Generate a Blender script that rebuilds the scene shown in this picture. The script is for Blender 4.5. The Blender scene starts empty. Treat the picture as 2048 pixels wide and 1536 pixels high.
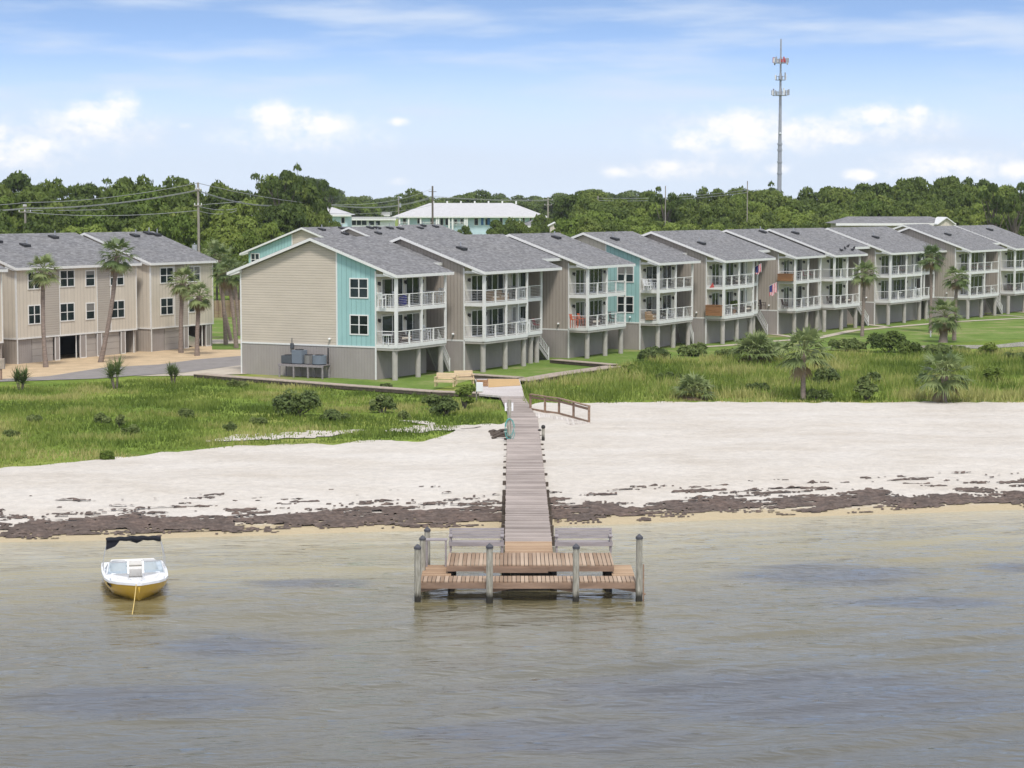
import bpy, math, random
import numpy as np
from mathutils import Vector, Matrix
random.seed(7); rng = np.random.default_rng(7)
S = bpy.context.scene; COL = S.collection
PI = math.pi; R = math.radians
# ---------------------------------------------------------------- camera
F, HOR, H = 4141.0, 412.0, 13.9          # focal length and horizon in pixels of the 2048 px photograph, eye height
PITCH = math.atan((768 - HOR) / F)
cd = bpy.data.cameras.new('camera'); cam = bpy.data.objects.new('camera', cd); COL.objects.link(cam)
cam.location = (0, 0, H); cam.rotation_euler = (PI/2 - PITCH, 0, 0)
cd.sensor_width = 36; cd.lens = F/2048*36; cd.clip_end = 9000; cd.clip_start = 1
S.camera = cam
# ---------------------------------------------------------------- sky, sun, exposure
SUN_EL, SUN_AZ = 58, 171                 # azimuth clockwise from +Y
W = bpy.data.worlds.new('World'); S.world = W; W.use_nodes = True
wn = W.node_tree.nodes; wl = W.node_tree.links; wn.clear()
def N(nt, t, **k):
    n = nt.nodes.new(t)
    for a, b in k.items():
        if a.startswith('i_'): n.inputs[a[2:]].default_value = b
        else: setattr(n, a, b)
    return n
def math_(nt, op, a, b=None, c=None, clamp=False):
    n = nt.nodes.new('ShaderNodeMath'); n.operation = op; n.use_clamp = clamp
    for i, x in enumerate((a, b, c)):
        if x is None: continue
        if isinstance(x, (int, float)): n.inputs[i].default_value = x
        else: nt.links.new(x, n.inputs[i])
    return n.outputs[0]
def mixc(nt, fac, a, b, mode='MIX'):
    n = nt.nodes.new('ShaderNodeMix'); n.data_type = 'RGBA'; n.blend_type = mode
    for s, x in ((n.inputs[0], fac), (n.inputs[6], a), (n.inputs[7], b)):
        if isinstance(x, (int, float)): s.default_value = x
        elif isinstance(x, (tuple, list)): s.default_value = (*x[:3], 1)
        else: nt.links.new(x, s)
    return n.outputs[2]
def sky():
    nt = W.node_tree
    tc = N(nt, 'ShaderNodeTexCoord')
    sx = N(nt, 'ShaderNodeSeparateXYZ'); nt.links.new(tc.outputs['Generated'], sx.inputs[0])
    X, Y, Z = sx.outputs
    # the sky is looked up a little higher than the true elevation: clear blue comes down closer to the horizon
    zz = math_(nt, 'MULTIPLY', Z, SKY_STRETCH)
    zz = math_(nt, 'ADD', zz, 0.03)
    cb = N(nt, 'ShaderNodeCombineXYZ'); nt.links.new(X, cb.inputs[0]); nt.links.new(Y, cb.inputs[1]); nt.links.new(zz, cb.inputs[2])
    nm = N(nt, 'ShaderNodeVectorMath', operation='NORMALIZE'); nt.links.new(cb.outputs[0], nm.inputs[0])
    st = N(nt, 'ShaderNodeTexSky', sky_type='NISHITA', sun_disc=False)
    st.sun_elevation = R(SUN_EL); st.sun_rotation = R(SUN_AZ)
    st.air_density = 1.0; st.dust_density = 0.4; st.ozone_density = 1.5
    nt.links.new(nm.outputs[0], st.inputs[0])
    # directions as azimuth and elevation, in degrees
    az = math_(nt, 'MULTIPLY', math_(nt, 'ARCTAN2', X, Y), 180/PI)
    el = math_(nt, 'MULTIPLY', math_(nt, 'ARCSINE', Z), 180/PI)
    ce = N(nt, 'ShaderNodeCombineXYZ'); nt.links.new(az, ce.inputs[0]); nt.links.new(el, ce.inputs[1])
    def noise(scale, detail, rough, sxy, off=0):
        mp = N(nt, 'ShaderNodeMapping'); mp.inputs['Scale'].default_value = (*sxy, 1); mp.inputs['Location'].default_value = (off, off, 0)
        if len(sxy) == 2: pass
        nt.links.new(ce.outputs[0], mp.inputs[0])
        n = N(nt, 'ShaderNodeTexNoise'); n.inputs['Scale'].default_value = scale; n.inputs['Detail'].default_value = detail; n.inputs['Roughness'].default_value = rough
        nt.links.new(mp.outputs[0], n.inputs[0]); return n.outputs[0]
    n1 = noise(1.3, 8, .62, (1, 1.5)); n2 = noise(3.8, 4, .6, (1, 1.2), 5)
    nz = math_(nt, 'ADD', math_(nt, 'MULTIPLY', math_(nt, 'SUBTRACT', n1, .5), 3.8), math_(nt, 'MULTIPLY', math_(nt, 'SUBTRACT', n2, .5), 1.2))
    D = 180/PI/4141
    fld = None
    for (cx, cy, rx, ry, w) in CLOUDS:
        a0, e0, ra, re = (cx-1024)*D, (412-cy)*D, rx*D, ry*D
        dx = math_(nt, 'DIVIDE', math_(nt, 'SUBTRACT', az, a0), ra)
        dy = math_(nt, 'DIVIDE', math_(nt, 'SUBTRACT', el, e0), re)
        d = math_(nt, 'ADD', math_(nt, 'MULTIPLY', dx, dx), math_(nt, 'MULTIPLY', dy, dy))
        g = math_(nt, 'MULTIPLY', math_(nt, 'EXPONENT', math_(nt, 'MULTIPLY', d, -1.0)), w)
        fld = g if fld is None else math_(nt, 'MAXIMUM', fld, g)
    cl = math_(nt, 'ADD', fld, math_(nt, 'MULTIPLY', nz, math_(nt, 'ADD', math_(nt, 'MULTIPLY', fld, .62), .05)))
    mr = N(nt, 'ShaderNodeMapRange', interpolation_type='SMOOTHSTEP'); mr.inputs[1].default_value = .16; mr.inputs[2].default_value = 1.05
    nt.links.new(cl, mr.inputs[0])
    # clouds over the rest of the sky, and thin wisps
    n3 = noise(.05, 6, .55, (1, 2.0), 3)
    m3 = N(nt, 'ShaderNodeMapRange', interpolation_type='SMOOTHSTEP'); m3.inputs[1].default_value = .30; m3.inputs[2].default_value = .62; m3.inputs[4].default_value = .88
    nt.links.new(n3, m3.inputs[0])
    hi = N(nt, 'ShaderNodeMapRange'); hi.inputs[1].default_value = 6; hi.inputs[2].default_value = 12; nt.links.new(el, hi.inputs[0])
    c3 = math_(nt, 'MULTIPLY', m3.outputs[0], hi.outputs[0])
    mpw = N(nt, 'ShaderNodeMapping'); mpw.inputs['Rotation'].default_value = (0, 0, R(-14)); mpw.inputs['Scale'].default_value = (.16, 1.1, 1)
    nt.links.new(ce.outputs[0], mpw.inputs[0])
    nw = N(nt, 'ShaderNodeTexNoise'); nw.inputs['Scale'].default_value = 1; nw.inputs['Detail'].default_value = 5; nt.links.new(mpw.outputs[0], nw.inputs[0])
    mw = N(nt, 'ShaderNodeMapRange', interpolation_type='SMOOTHSTEP'); mw.inputs[1].default_value = .42; mw.inputs[2].default_value = .72; mw.inputs[4].default_value = .75
    nt.links.new(nw.outputs[0], mw.inputs[0])
    hz = N(nt, 'ShaderNodeMapRange', interpolation_type='SMOOTHSTEP'); hz.inputs[1].default_value = 5.0; hz.inputs[2].default_value = 1.0; hz.inputs[3].default_value = 0.0; hz.inputs[4].default_value = .97
    nt.links.new(el, hz.inputs[0])
    sat = N(nt, 'ShaderNodeHueSaturation'); sat.inputs['Saturation'].default_value = SKY_SAT; sat.inputs['Value'].default_value = SKY_VAL
    nt.links.new(st.outputs[0], sat.inputs['Color'])
    s1 = mixc(nt, hz.outputs[0], sat.outputs[0], HAZE_C)
    s1 = mixc(nt, mw.outputs[0], s1, HAZE_C)
    cm = math_(nt, 'MAXIMUM', mr.outputs[0], c3)
    s2 = mixc(nt, math_(nt, 'MULTIPLY', cm, .94), s1, CLOUD_C)
    bg = N(nt, 'ShaderNodeBackground'); bg.inputs[1].default_value = SKY_STR; nt.links.new(s2, bg.inputs[0])
    out = N(nt, 'ShaderNodeOutputWorld'); nt.links.new(bg.outputs[0], out.inputs[0])
SKY_STRETCH, SKY_SAT, SKY_VAL, SKY_STR = 4.6, .98, 0.88, .14
HAZE_C = (2.65, 3.0, 3.55); CLOUD_C = (3.95, 3.9, 3.9)
CLOUDS = [(1500, 275, 240, 58, .68), (1760, 252, 170, 48, .62), (610, 268, 200, 52, .62), (190, 262, 175, 55, .62), (40, 310, 170, 42, .68), (1880, 335, 170, 38, .65), (1350, 342, 180, 24, .62),
          (215, 240, 80, 36, 1.1), (255, 215, 40, 30, 1), (160, 262, 60, 22, .8), (60, 300, 110, 30, .9), (20, 275, 40, 22, 1),
          (560, 232, 75, 26, 1.1), (640, 252, 85, 28, 1.0), (600, 280, 90, 26, .55), (800, 246, 26, 11, .9), (382, 256, 18, 8, .7),
          (1480, 255, 90, 36, 1.15), (1390, 282, 80, 26, 1), (1600, 262, 70, 30, 1.0), (1740, 236, 70, 26, 1.1), (1815, 228, 30, 14, .9), (1670, 275, 90, 22, .8),
          (1230, 345, 32, 13, .9), (1330, 335, 60, 18, .8), (1550, 338, 30, 14, .7), (1890, 330, 70, 28, 1), (2010, 342, 50, 20, 1), (1710, 350, 35, 14, 1), (2045, 296, 24, 9, 1), (800, 362, 26, 10, .7)]
sky()
sd = bpy.data.lights.new('sun', 'SUN'); sd.energy = 1.5; sd.angle = R(10); sd.color = (1, .965, .91)
so = bpy.data.objects.new('sun', sd); COL.objects.link(so)
sdir = Vector((math.sin(R(SUN_AZ))*math.cos(R(SUN_EL)), math.cos(R(SUN_AZ))*math.cos(R(SUN_EL)), math.sin(R(SUN_EL))))
so.rotation_euler = sdir.to_track_quat('Z', 'Y').to_euler(); so.location = (-50, -50, 90)
S.view_settings.view_transform = 'Standard'; S.view_settings.look = 'None'; S.view_settings.exposure = 1.0
S.cycles.max_bounces = 6; S.cycles.diffuse_bounces = 3; S.cycles.glossy_bounces = 3; S.cycles.transparent_max_bounces = 6
S.cycles.use_denoising = True
# ---------------------------------------------------------------- survey helpers: where a thing seen at a pixel stands in the world
GZ = 1.1
_c, _s = math.cos(PITCH), math.sin(PITCH)
def ray(px, py):
    x, y = (px-1024)/F, (768-py)/F
    return Vector((x, _c + y*_s, -_s + y*_c))
def G(px, py, z=GZ):
    r = ray(px, py); t = (z-H)/r.z
    return Vector((r.x*t, r.y*t, z))
def AT(px, py, Y):
    r = ray(px, py); t = Y/r.y
    return Vector((r.x*t, Y, H + r.z*t))
def along(P, d, px, z=5):
    k = (px-1024)/F
    return (k*(P[1]*_c + (H-z)*_s) - P[0])/(d[0] - k*d[1]*_c)
def axes(th): a = R(th); return (math.cos(a), math.sin(a)), (-math.sin(a), math.cos(a))
# ---------------------------------------------------------------- object helpers
def tag(o, label=None, cat=None, group=None, kind=None):
    if label: o['label'] = label
    if cat: o['category'] = cat
    if group: o['group'] = group
    if kind: o['kind'] = kind
    return o
def empty(name, loc, rz=0, label=None, cat=None, group=None):
    o = bpy.data.objects.new(name, None); o.empty_display_size = .3; COL.objects.link(o)
    o.location = loc; o.rotation_euler = (0, 0, rz)
    return tag(o, label, cat, group)
def copy_tree(o, parent=None):
    c = o.copy(); COL.objects.link(c); c.parent = parent
    for ch in list(o.children): copy_tree(ch, c)
    return c
def place(proto, loc, rz=0, label=None, group=None, sc=None):
    if proto.get('_used'): o = copy_tree(proto)
    else: o = proto
    proto['_used'] = 1
    if '_used' in o and o is not proto: del o['_used']
    o.location = loc; o.rotation_euler = (0, 0, rz)
    if sc: o.scale = (sc,)*3 if isinstance(sc, (int, float)) else sc
    if label: o['label'] = label
    if group: o['group'] = group
    return o
class MB:
    def __init__(s): s.v = []; s.f = []
    def add(s, vs, fs):
        b = len(s.v); s.v += [tuple(v) for v in vs]; s.f += [tuple(b+i for i in f) for f in fs]; return s
    def box(s, x0, x1, y0, y1, z0, z1):
        return s.add([(x0,y0,z0),(x1,y0,z0),(x1,y1,z0),(x0,y1,z0),(x0,y0,z1),(x1,y0,z1),(x1,y1,z1),(x0,y1,z1)],
                     [(3,2,1,0),(4,5,6,7),(0,1,5,4),(1,2,6,5),(2,3,7,6),(3,0,4,7)])
    def bar(s, p, q, w, h=None, up=(0,0,1)):
        h = h or w; p = Vector(p); q = Vector(q); d = (q-p).normalized(); u = Vector(up)
        if abs(d.dot(u)) > .98: u = Vector((1,0,0))
        a = d.cross(u).normalized()*w/2; b = a.cross(d).normalized()*h/2
        vs = [p-a-b, p+a-b, p+a+b, p-a+b, q-a-b, q+a-b, q+a+b, q-a+b]
        return s.add(vs, [(0,1,2,3),(7,6,5,4),(1,0,4,5),(2,1,5,6),(3,2,6,7),(0,3,7,4)])
    def cyl(s, p, q, r0, r1=None, n=12, caps=True):
        r1 = r0 if r1 is None else r1; return s.tube([p, q], [r0, r1], n, caps)
    def tube(s, pts, rs, n=8, caps=True):
        pts = [Vector(p) for p in pts]
        if isinstance(rs, (int, float)): rs = [rs]*len(pts)
        b = len(s.v); ref = Vector((0,0,1))
        d0 = (pts[1]-pts[0]).normalized()
        if abs(d0.z) > .9: ref = Vector((1,0,0))
        for i, p in enumerate(pts):
            d = (pts[min(i+1, len(pts)-1)] - pts[max(i-1, 0)]).normalized()
            a = d.cross(ref).normalized(); c = d.cross(a).normalized()
            for k in range(n):
                t = 2*PI*k/n; s.v.append(tuple(p + (a*math.cos(t) + c*math.sin(t))*rs[i]))
        for i in range(len(pts)-1):
            for k in range(n):
                k2 = (k+1) % n; s.f.append((b+i*n+k, b+i*n+k2, b+(i+1)*n+k2, b+(i+1)*n+k))
        if caps:
            s.f.append(tuple(b+k for k in range(n))[::-1]); s.f.append(tuple(b+(len(pts)-1)*n+k for k in range(n)))
        return s
    def prism(s, poly, d):      # planar polygon of 3-D points pushed along d
        n = len(poly); d = Vector(d); vs = [Vector(p) for p in poly]; vs += [p+d for p in vs]
        return s.add(vs, [tuple(range(n))[::-1], tuple(range(n, 2*n))] + [(i, (i+1)%n, n+(i+1)%n, n+i) for i in range(n)])
    def ball(s, c, r, n=8, m=6):
        rx, ry, rz = (r,)*3 if isinstance(r, (int, float)) else r
        vs = [(c[0], c[1], c[2]+rz)]
        for i in range(1, m):
            a = PI*i/m
            for k in range(n): t = 2*PI*k/n; vs.append((c[0]+rx*math.sin(a)*math.cos(t), c[1]+ry*math.sin(a)*math.sin(t), c[2]+rz*math.cos(a)))
        vs.append((c[0], c[1], c[2]-rz)); fs = [(0, 1+k, 1+(k+1)%n) for k in range(n)]
        for i in range(m-2):
            for k in range(n): fs.append((1+i*n+k, 1+(i+1)*n+k, 1+(i+1)*n+(k+1)%n, 1+i*n+(k+1)%n))
        L = len(vs)-1; fs += [(L, 1+(m-2)*n+(k+1)%n, 1+(m-2)*n+k) for k in range(n)]
        return s.add(vs, fs)
    def build(s, name, m, parent=None, smooth=False, bevel=0, fix=True):
        me = bpy.data.meshes.new(name); me.from_pydata(s.v, [], s.f)
        if fix:
            import bmesh; bm = bmesh.new(); bm.from_mesh(me); bmesh.ops.recalc_face_normals(bm, faces=bm.faces)
            if bevel:
                bmesh.ops.bevel(bm, geom=[e for e in bm.edges if len(e.link_faces) == 2 and e.calc_face_angle(0) > .6], offset=bevel, segments=1, affect='EDGES')
            bm.to_mesh(me); bm.free()
        if m: me.materials.append(m)
        if smooth:
            for p in me.polygons: p.use_smooth = True
            try: me.set_sharp_from_angle(angle=R(40))
            except Exception: pass
        o = bpy.data.objects.new(name, me); COL.objects.link(o); o.parent = parent
        return o
def npmesh(name, v, f, m, parent=None, attr=None, smooth=False):
    v = np.asarray(v, np.float32).reshape(-1, 3); f = np.asarray(f, np.int32); k = f.shape[1]
    me = bpy.data.meshes.new(name); me.vertices.add(len(v)); me.vertices.foreach_set('co', v.ravel())
    me.loops.add(f.size); me.loops.foreach_set('vertex_index', f.ravel())
    me.polygons.add(len(f)); me.polygons.foreach_set('loop_start', np.arange(0, f.size, k, dtype=np.int32))
    if smooth: me.polygons.foreach_set('use_smooth', np.ones(len(f), bool))
    me.update(calc_edges=True)
    if attr:
        for an, av in attr.items():
            a = me.attributes.new(an, 'FLOAT', 'POINT'); a.data.foreach_set('value', np.asarray(av, np.float32))
    if m: me.materials.append(m)
    o = bpy.data.objects.new(name, me); COL.objects.link(o); o.parent = parent
    return o
# ---------------------------------------------------------------- materials
def newmat(name):
    m = bpy.data.materials.new(name); m.use_nodes = True; nt = m.node_tree
    return m, nt, nt.nodes['Principled BSDF']
def tex(nt, kind, scale, detail=4, rough=.55, coord='Object', sc=(1,1,1), rot=(0,0,0)):
    tc = N(nt, 'ShaderNodeTexCoord'); mp = N(nt, 'ShaderNodeMapping'); mp.inputs['Scale'].default_value = sc; mp.inputs['Rotation'].default_value = rot
    nt.links.new(tc.outputs[coord], mp.inputs[0])
    n = N(nt, kind); n.inputs['Scale'].default_value = scale
    if kind == 'ShaderNodeTexNoise': n.inputs['Detail'].default_value = detail; n.inputs['Roughness'].default_value = rough
    nt.links.new(mp.outputs[0], n.inputs[0]); return n
def ramp(nt, src, stops, interp='LINEAR'):
    r = N(nt, 'ShaderNodeValToRGB'); r.color_ramp.interpolation = interp; e = r.color_ramp.elements
    while len(e) < len(stops): e.new(.5)
    for i, (p, c) in enumerate(stops):
        e[i].position = p; e[i].color = (*c, 1) if not isinstance(c, (int, float)) else (c, c, c, 1)
    nt.links.new(src, r.inputs[0]); return r.outputs[0]
def bump(nt, bs, src, dist=.02, strength=.6):
    b = N(nt, 'ShaderNodeBump'); b.inputs['Distance'].default_value = dist; b.inputs['Strength'].default_value = strength
    nt.links.new(src, b.inputs['Height']); nt.links.new(b.outputs[0], bs.inputs['Normal'])
def geo(nt, ax):
    tc = N(nt, 'ShaderNodeTexCoord'); s = N(nt, 'ShaderNodeSeparateXYZ'); nt.links.new(tc.outputs['Object'], s.inputs[0]); return s.outputs[ax]
def simple(name, c, rough=.6, metal=0, var=.12, scale=3, spec=.3, bmp=0, sc=(1,1,1)):
    m, nt, bs = newmat(name)
    n = tex(nt, 'ShaderNodeTexNoise', scale, 5, .6, sc=sc)
    lo = tuple(x*(1-var) for x in c); hi = tuple(min(1, x*(1+var)) for x in c)
    nt.links.new(ramp(nt, n.outputs[0], [(.3, lo), (.7, hi)]), bs.inputs['Base Color'])
    bs.inputs['Roughness'].default_value = rough; bs.inputs['Metallic'].default_value = metal; bs.inputs['Specular IOR Level'].default_value = spec
    if bmp: bump(nt, bs, n.outputs[0], bmp)
    return m
def siding(name, c, pitch, vertical, dark=.6, lw=.12, var=.07):
    """lap siding (horizontal lines) or board panels (vertical grooves); real grooves as bump plus a dark line of the joint"""
    m, nt, bs = newmat(name)
    if vertical: co = math_(nt, 'ADD', geo(nt, 0), geo(nt, 1))
    else: co = geo(nt, 2)
    fr = math_(nt, 'FRACT', math_(nt, 'DIVIDE', co, pitch))
    ln = math_(nt, 'LESS_THAN', fr, lw)
    n = tex(nt, 'ShaderNodeTexNoise', 1.1, 6, .65, sc=(1,1,.35) if vertical else (.3,.3,1))
    base = ramp(nt, n.outputs[0], [(.3, tuple(x*(1-var) for x in c)), (.7, tuple(min(1, x*(1+var)) for x in c))])
    col = mixc(nt, math_(nt, 'MULTIPLY', ln, 1-dark), base, tuple(x*.35 for x in c))
    nt.links.new(col, bs.inputs['Base Color']); bs.inputs['Roughness'].default_value = .7; bs.inputs['Specular IOR Level'].default_value = .2
    if vertical: bump(nt, bs, math_(nt, 'SUBTRACT', 1, ln), .02, .8)
    else: bump(nt, bs, math_(nt, 'SUBTRACT', 1, fr), .03, .8)
    return m
def planks(name, c1, c2, width, axis=0, rough=.75, gap=.07, tone=.5):
    """weathered boards: each board its own tone"""
    m, nt, bs = newmat(name)
    co = math_(nt, 'DIVIDE', geo(nt, axis), width)
    fl = math_(nt, 'FLOOR', co); fr = math_(nt, 'FRACT', co)
    wn_ = N(nt, 'ShaderNodeTexWhiteNoise', noise_dimensions='1D'); nt.links.new(fl, wn_.inputs['W'])
    n = tex(nt, 'ShaderNodeTexNoise', 2.2, 6, .7, sc=(.5,3,1) if axis == 1 else (3,.5,1))
    big = tex(nt, 'ShaderNodeTexNoise', .35, 3, .5)
    f_ = math_(nt, 'ADD', math_(nt, 'MULTIPLY', wn_.outputs[0], tone), math_(nt, 'MULTIPLY', n.outputs[0], .9-tone))
    f_ = math_(nt, 'ADD', f_, math_(nt, 'MULTIPLY', math_(nt, 'SUBTRACT', big.outputs[0], .5), .8))
    col = ramp(nt, f_, [(.12, c1), (.8, c2)])
    g_ = math_(nt, 'LESS_THAN', fr, gap)
    col = mixc(nt, math_(nt, 'MULTIPLY', g_, .75), col, (.03, .025, .02))
    nt.links.new(col, bs.inputs['Base Color']); bs.inputs['Roughness'].default_value = rough; bs.inputs['Specular IOR Level'].default_value = .25
    bump(nt, bs, math_(nt, 'ADD', math_(nt, 'SUBTRACT', 1, g_), math_(nt, 'MULTIPLY', n.outputs[0], .25)), .012, .8)
    return m
def shingle(name, c=(.2, .197, .215)):
    m, nt, bs = newmat(name)
    tc = N(nt, 'ShaderNodeTexCoord'); b = N(nt, 'ShaderNodeTexBrick')
    b.offset = .37; b.inputs['Scale'].default_value = 1; b.inputs['Brick Width'].default_value = .34; b.inputs['Row Height'].default_value = .15
    b.inputs['Mortar Size'].default_value = .006; b.inputs['Bias'].default_value = 0
    b.inputs['Color1'].default_value = (*[x*.72 for x in c], 1); b.inputs['Color2'].default_value = (*[x*1.28 for x in c], 1); b.inputs['Mortar'].default_value = (*[x*.6 for x in c], 1)
    nt.links.new(tc.outputs['Object'], b.inputs[0])
    n = tex(nt, 'ShaderNodeTexNoise', 2.4, 6, .7, sc=(.45, 1.6, 1)); n2 = tex(nt, 'ShaderNodeTexNoise', .35, 3)
    col = mixc(nt, .9, b.outputs[0], ramp(nt, n.outputs[0], [(.3, .78), (.7, 1.2)]), 'MULTIPLY')
    col = mixc(nt, .5, col, ramp(nt, n2.outputs[0], [(.3, (.9,.9,.92)), (.7, (1.1,1.08,1.04))]), 'MULTIPLY')
    nt.links.new(col, bs.inputs['Base Color']); bs.inputs['Roughness'].default_value = .9; bs.inputs['Specular IOR Level'].default_value = .15
    bump(nt, bs, b.outputs[1], .01, .5)
    return m
def leafmat(name, c1, c2, c3, rough=.6, trans=.3):
    m, nt, bs = newmat(name)
    at = N(nt, 'ShaderNodeAttribute', attribute_name='tint'); oi = N(nt, 'ShaderNodeObjectInfo')
    f_ = math_(nt, 'ADD', math_(nt, 'MULTIPLY', at.outputs['Fac'], .6), math_(nt, 'MULTIPLY', oi.outputs['Random'], .4))
    col = ramp(nt, f_, [(.1, c1), (.5, c2), (.95, c3)])
    nt.links.new(col, bs.inputs['Base Color']); bs.inputs['Roughness'].default_value = rough; bs.inputs['Specular IOR Level'].default_value = .2
    if trans:
        tr = N(nt, 'ShaderNodeBsdfTranslucent'); nt.links.new(col, tr.inputs[0]); ms = N(nt, 'ShaderNodeMixShader'); ms.inputs[0].default_value = trans
        out = nt.nodes['Material Output']; nt.links.new(bs.outputs[0], ms.inputs[1]); nt.links.new(tr.outputs[0], ms.inputs[2]); nt.links.new(ms.outputs[0], out.inputs[0])
    return m
M = {}
M['beige_lap'] = siding('beige_lap', (.52, .455, .37), .19, False)
M['beige_panel'] = siding('beige_panel', (.63, .565, .47), .42, True, .55, .07)
M['taupe_lap'] = siding('taupe_lap', (.41, .365, .31), .19, False)
M['taupe_panel'] = siding('taupe_panel', (.40, .35, .30), .3, True, .5, .12)
M['teal_panel'] = siding('teal_panel', (.32, .52, .505), .42, True, .5, .08)
M['base_panel'] = siding('base_panel', (.34, .305, .28), .25, True, .75, .08)
M['garage'] = siding('garage', (.40, .36, .32), .55, False, .6, .06)
M['trim'] = simple('trim', (.74, .73, .70), .5, var=.05)
M['beam'] = simple('beam', (.40, .37, .33), .6, var=.08)
M['pillar'] = simple('pillar', (.40, .37, .33), .7, var=.1, scale=2)
M['deckfloor'] = simple('deckfloor', (.42, .39, .36), .7, var=.1)
M['soffit'] = simple('soffit', (.50, .48, .45), .7, var=.04)
M['inner'] = simple('inner', (.64, .60, .52), .7, var=.05)
M['shingle'] = shingle('shingle', (.195,.192,.193))
M['vent'] = simple('vent', (.03, .03, .032), .6)
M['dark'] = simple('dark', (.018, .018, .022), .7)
def glass():
    m, nt, bs = newmat('glass_pane')
    n = tex(nt, 'ShaderNodeTexNoise', .55, 3, .5)
    nt.links.new(ramp(nt, n.outputs[0], [(.35, (.008, .012, .012)), (.65, (.03, .045, .045))]), bs.inputs['Base Color'])
    bs.inputs['Roughness'].default_value = .06; bs.inputs['Specular IOR Level'].default_value = .18
    n2 = tex(nt, 'ShaderNodeTexNoise', .9, 2, .5); bump(nt, bs, n2.outputs[0], .01, .15)
    return m
M['glass'] = glass()
M['lamp_black'] = simple('lamp_black', (.03, .028, .025), .5)
M['stairwood'] = simple('stairwood', (.36, .34, .32), .7)
M['white_plastic'] = simple('white_plastic', (.78, .78, .77), .4, var=.04)
M['black_fabric'] = simple('black_fabric', (.015, .016, .022), .9, var=.3)
# ================================================================ GROUND, BEACH, WATER
from mathutils import noise as mn
def table(pairs, z):
    P = [G(a, b, z) for a, b in pairs]; P.sort(key=lambda p: p.x)
    xs = np.array([p.x for p in P]); ys = np.array([p.y for p in P])
    s0 = (ys[1]-ys[0])/(xs[1]-xs[0]); s1 = 0
    xs = np.concatenate([[-900], xs, [900]]); ys = np.concatenate([[ys[0]], ys, [ys[-1]]])
    return lambda x: np.interp(x, xs, ys)
shore = table([(-300,1090),(0,1083),(250,1078),(500,1070),(800,1061),(1000,1057),(1110,1052),(1300,1045),(1500,1036),(1800,1026),(2048,1019),(2400,1012)], 0)
veg = table([(-300,965),(0,937),(100,930),(200,922),(300,909),(400,899),(500,893),(600,889),(700,886),(800,882),(880,879),(905,869),(918,857),(960,851),(1005,849),
             (1056,812),(1075,806),(1150,806),(1250,807),(1400,804),(1600,806),(1800,805),(2048,806),(2400,806)], 1.1)
def hgt(x, y):
    d = y - shore(x); t = np.clip(d/11, 0, 1); up = GZ*(1-(1-t)**2)
    return np.where(d < 0, np.maximum(d*.2, -3), up)
def ghgt(x, y):          # the ground sheet dips under the beach
    d = y - shore(x); e = veg(x) - y
    return hgt(x, y) - .35*np.clip((e-1.5)/2, 0, 1)*np.clip((d+8)/4, 0, 1)
def fbm(x, y, s, z=0, o=4): return mn.fractal(Vector((x/s, y/s, z)), .9, 2.0, o)
# ---- materials
def grass_ground():
    m, nt, bs = newmat('grass_ground')
    a = tex(nt, 'ShaderNodeTexNoise', .11, 5, .6); b = tex(nt, 'ShaderNodeTexNoise', 1.4, 5, .7); c = tex(nt, 'ShaderNodeTexNoise', 14, 4, .7)
    col = ramp(nt, a.outputs[0], [(.32, (.11, .17, .03)), (.52, (.19, .255, .045)), (.72, (.31, .31, .09))])
    col = mixc(nt, .75, col, ramp(nt, b.outputs[0], [(.3, .62), (.7, 1.35)]), 'MULTIPLY')
    col = mixc(nt, .6, col, ramp(nt, c.outputs[0], [(.3, .6), (.7, 1.4)]), 'MULTIPLY')
    nt.links.new(col, bs.inputs['Base Color']); bs.inputs['Roughness'].default_value = .95; bs.inputs['Specular IOR Level'].default_value = .05
    bump(nt, bs, c.outputs[0], .1, .7); return m
def sandmat():
    m, nt, bs = newmat('sand')
    a = tex(nt, 'ShaderNodeTexNoise', .3, 6, .6, sc=(.5, 1, 1)); b = tex(nt, 'ShaderNodeTexNoise', 2.2, 6, .75); c = tex(nt, 'ShaderNodeTexVoronoi', 1.7)
    p = tex(nt, 'ShaderNodeTexNoise', 5, 3, .8)
    dry = ramp(nt, a.outputs[0], [(.3, (.52, .465, .395)), (.5, (.585, .535, .47)), (.72, (.63, .585, .525))])
    dry = mixc(nt, .5, dry, ramp(nt, b.outputs[0], [(.35, .78), (.65, 1.12)]), 'MULTIPLY')
    dry = mixc(nt, math_(nt, 'MULTIPLY', math_(nt, 'GREATER_THAN', p.outputs[0], .73), .45), dry, (.17, .13, .1))
    # wet towards the water: distance from the shore line, broken by noise
    d = math_(nt, 'SUBTRACT', math_(nt, 'SUBTRACT', geo(nt, 1), math_(nt, 'MULTIPLY', geo(nt, 0), .205)), 89.7)
    d = math_(nt, 'ADD', d, math_(nt, 'MULTIPLY', math_(nt, 'SUBTRACT', b.outputs[0], .5), 2.4))
    wet = N(nt, 'ShaderNodeMapRange'); wet.inputs[1].default_value = 1.6; wet.inputs[2].default_value = .5; nt.links.new(d, wet.inputs[0])
    col = mixc(nt, wet.outputs[0], dry, (.47, .385, .25))
    nt.links.new(col, bs.inputs['Base Color']); bs.inputs['Roughness'].default_value = .9; bs.inputs['Specular IOR Level'].default_value = .12
    hh = math_(nt, 'ADD', math_(nt, 'MULTIPLY', c.outputs[0], .5), b.outputs[0])
    bump(nt, bs, hh, .16, .8); return m
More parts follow.
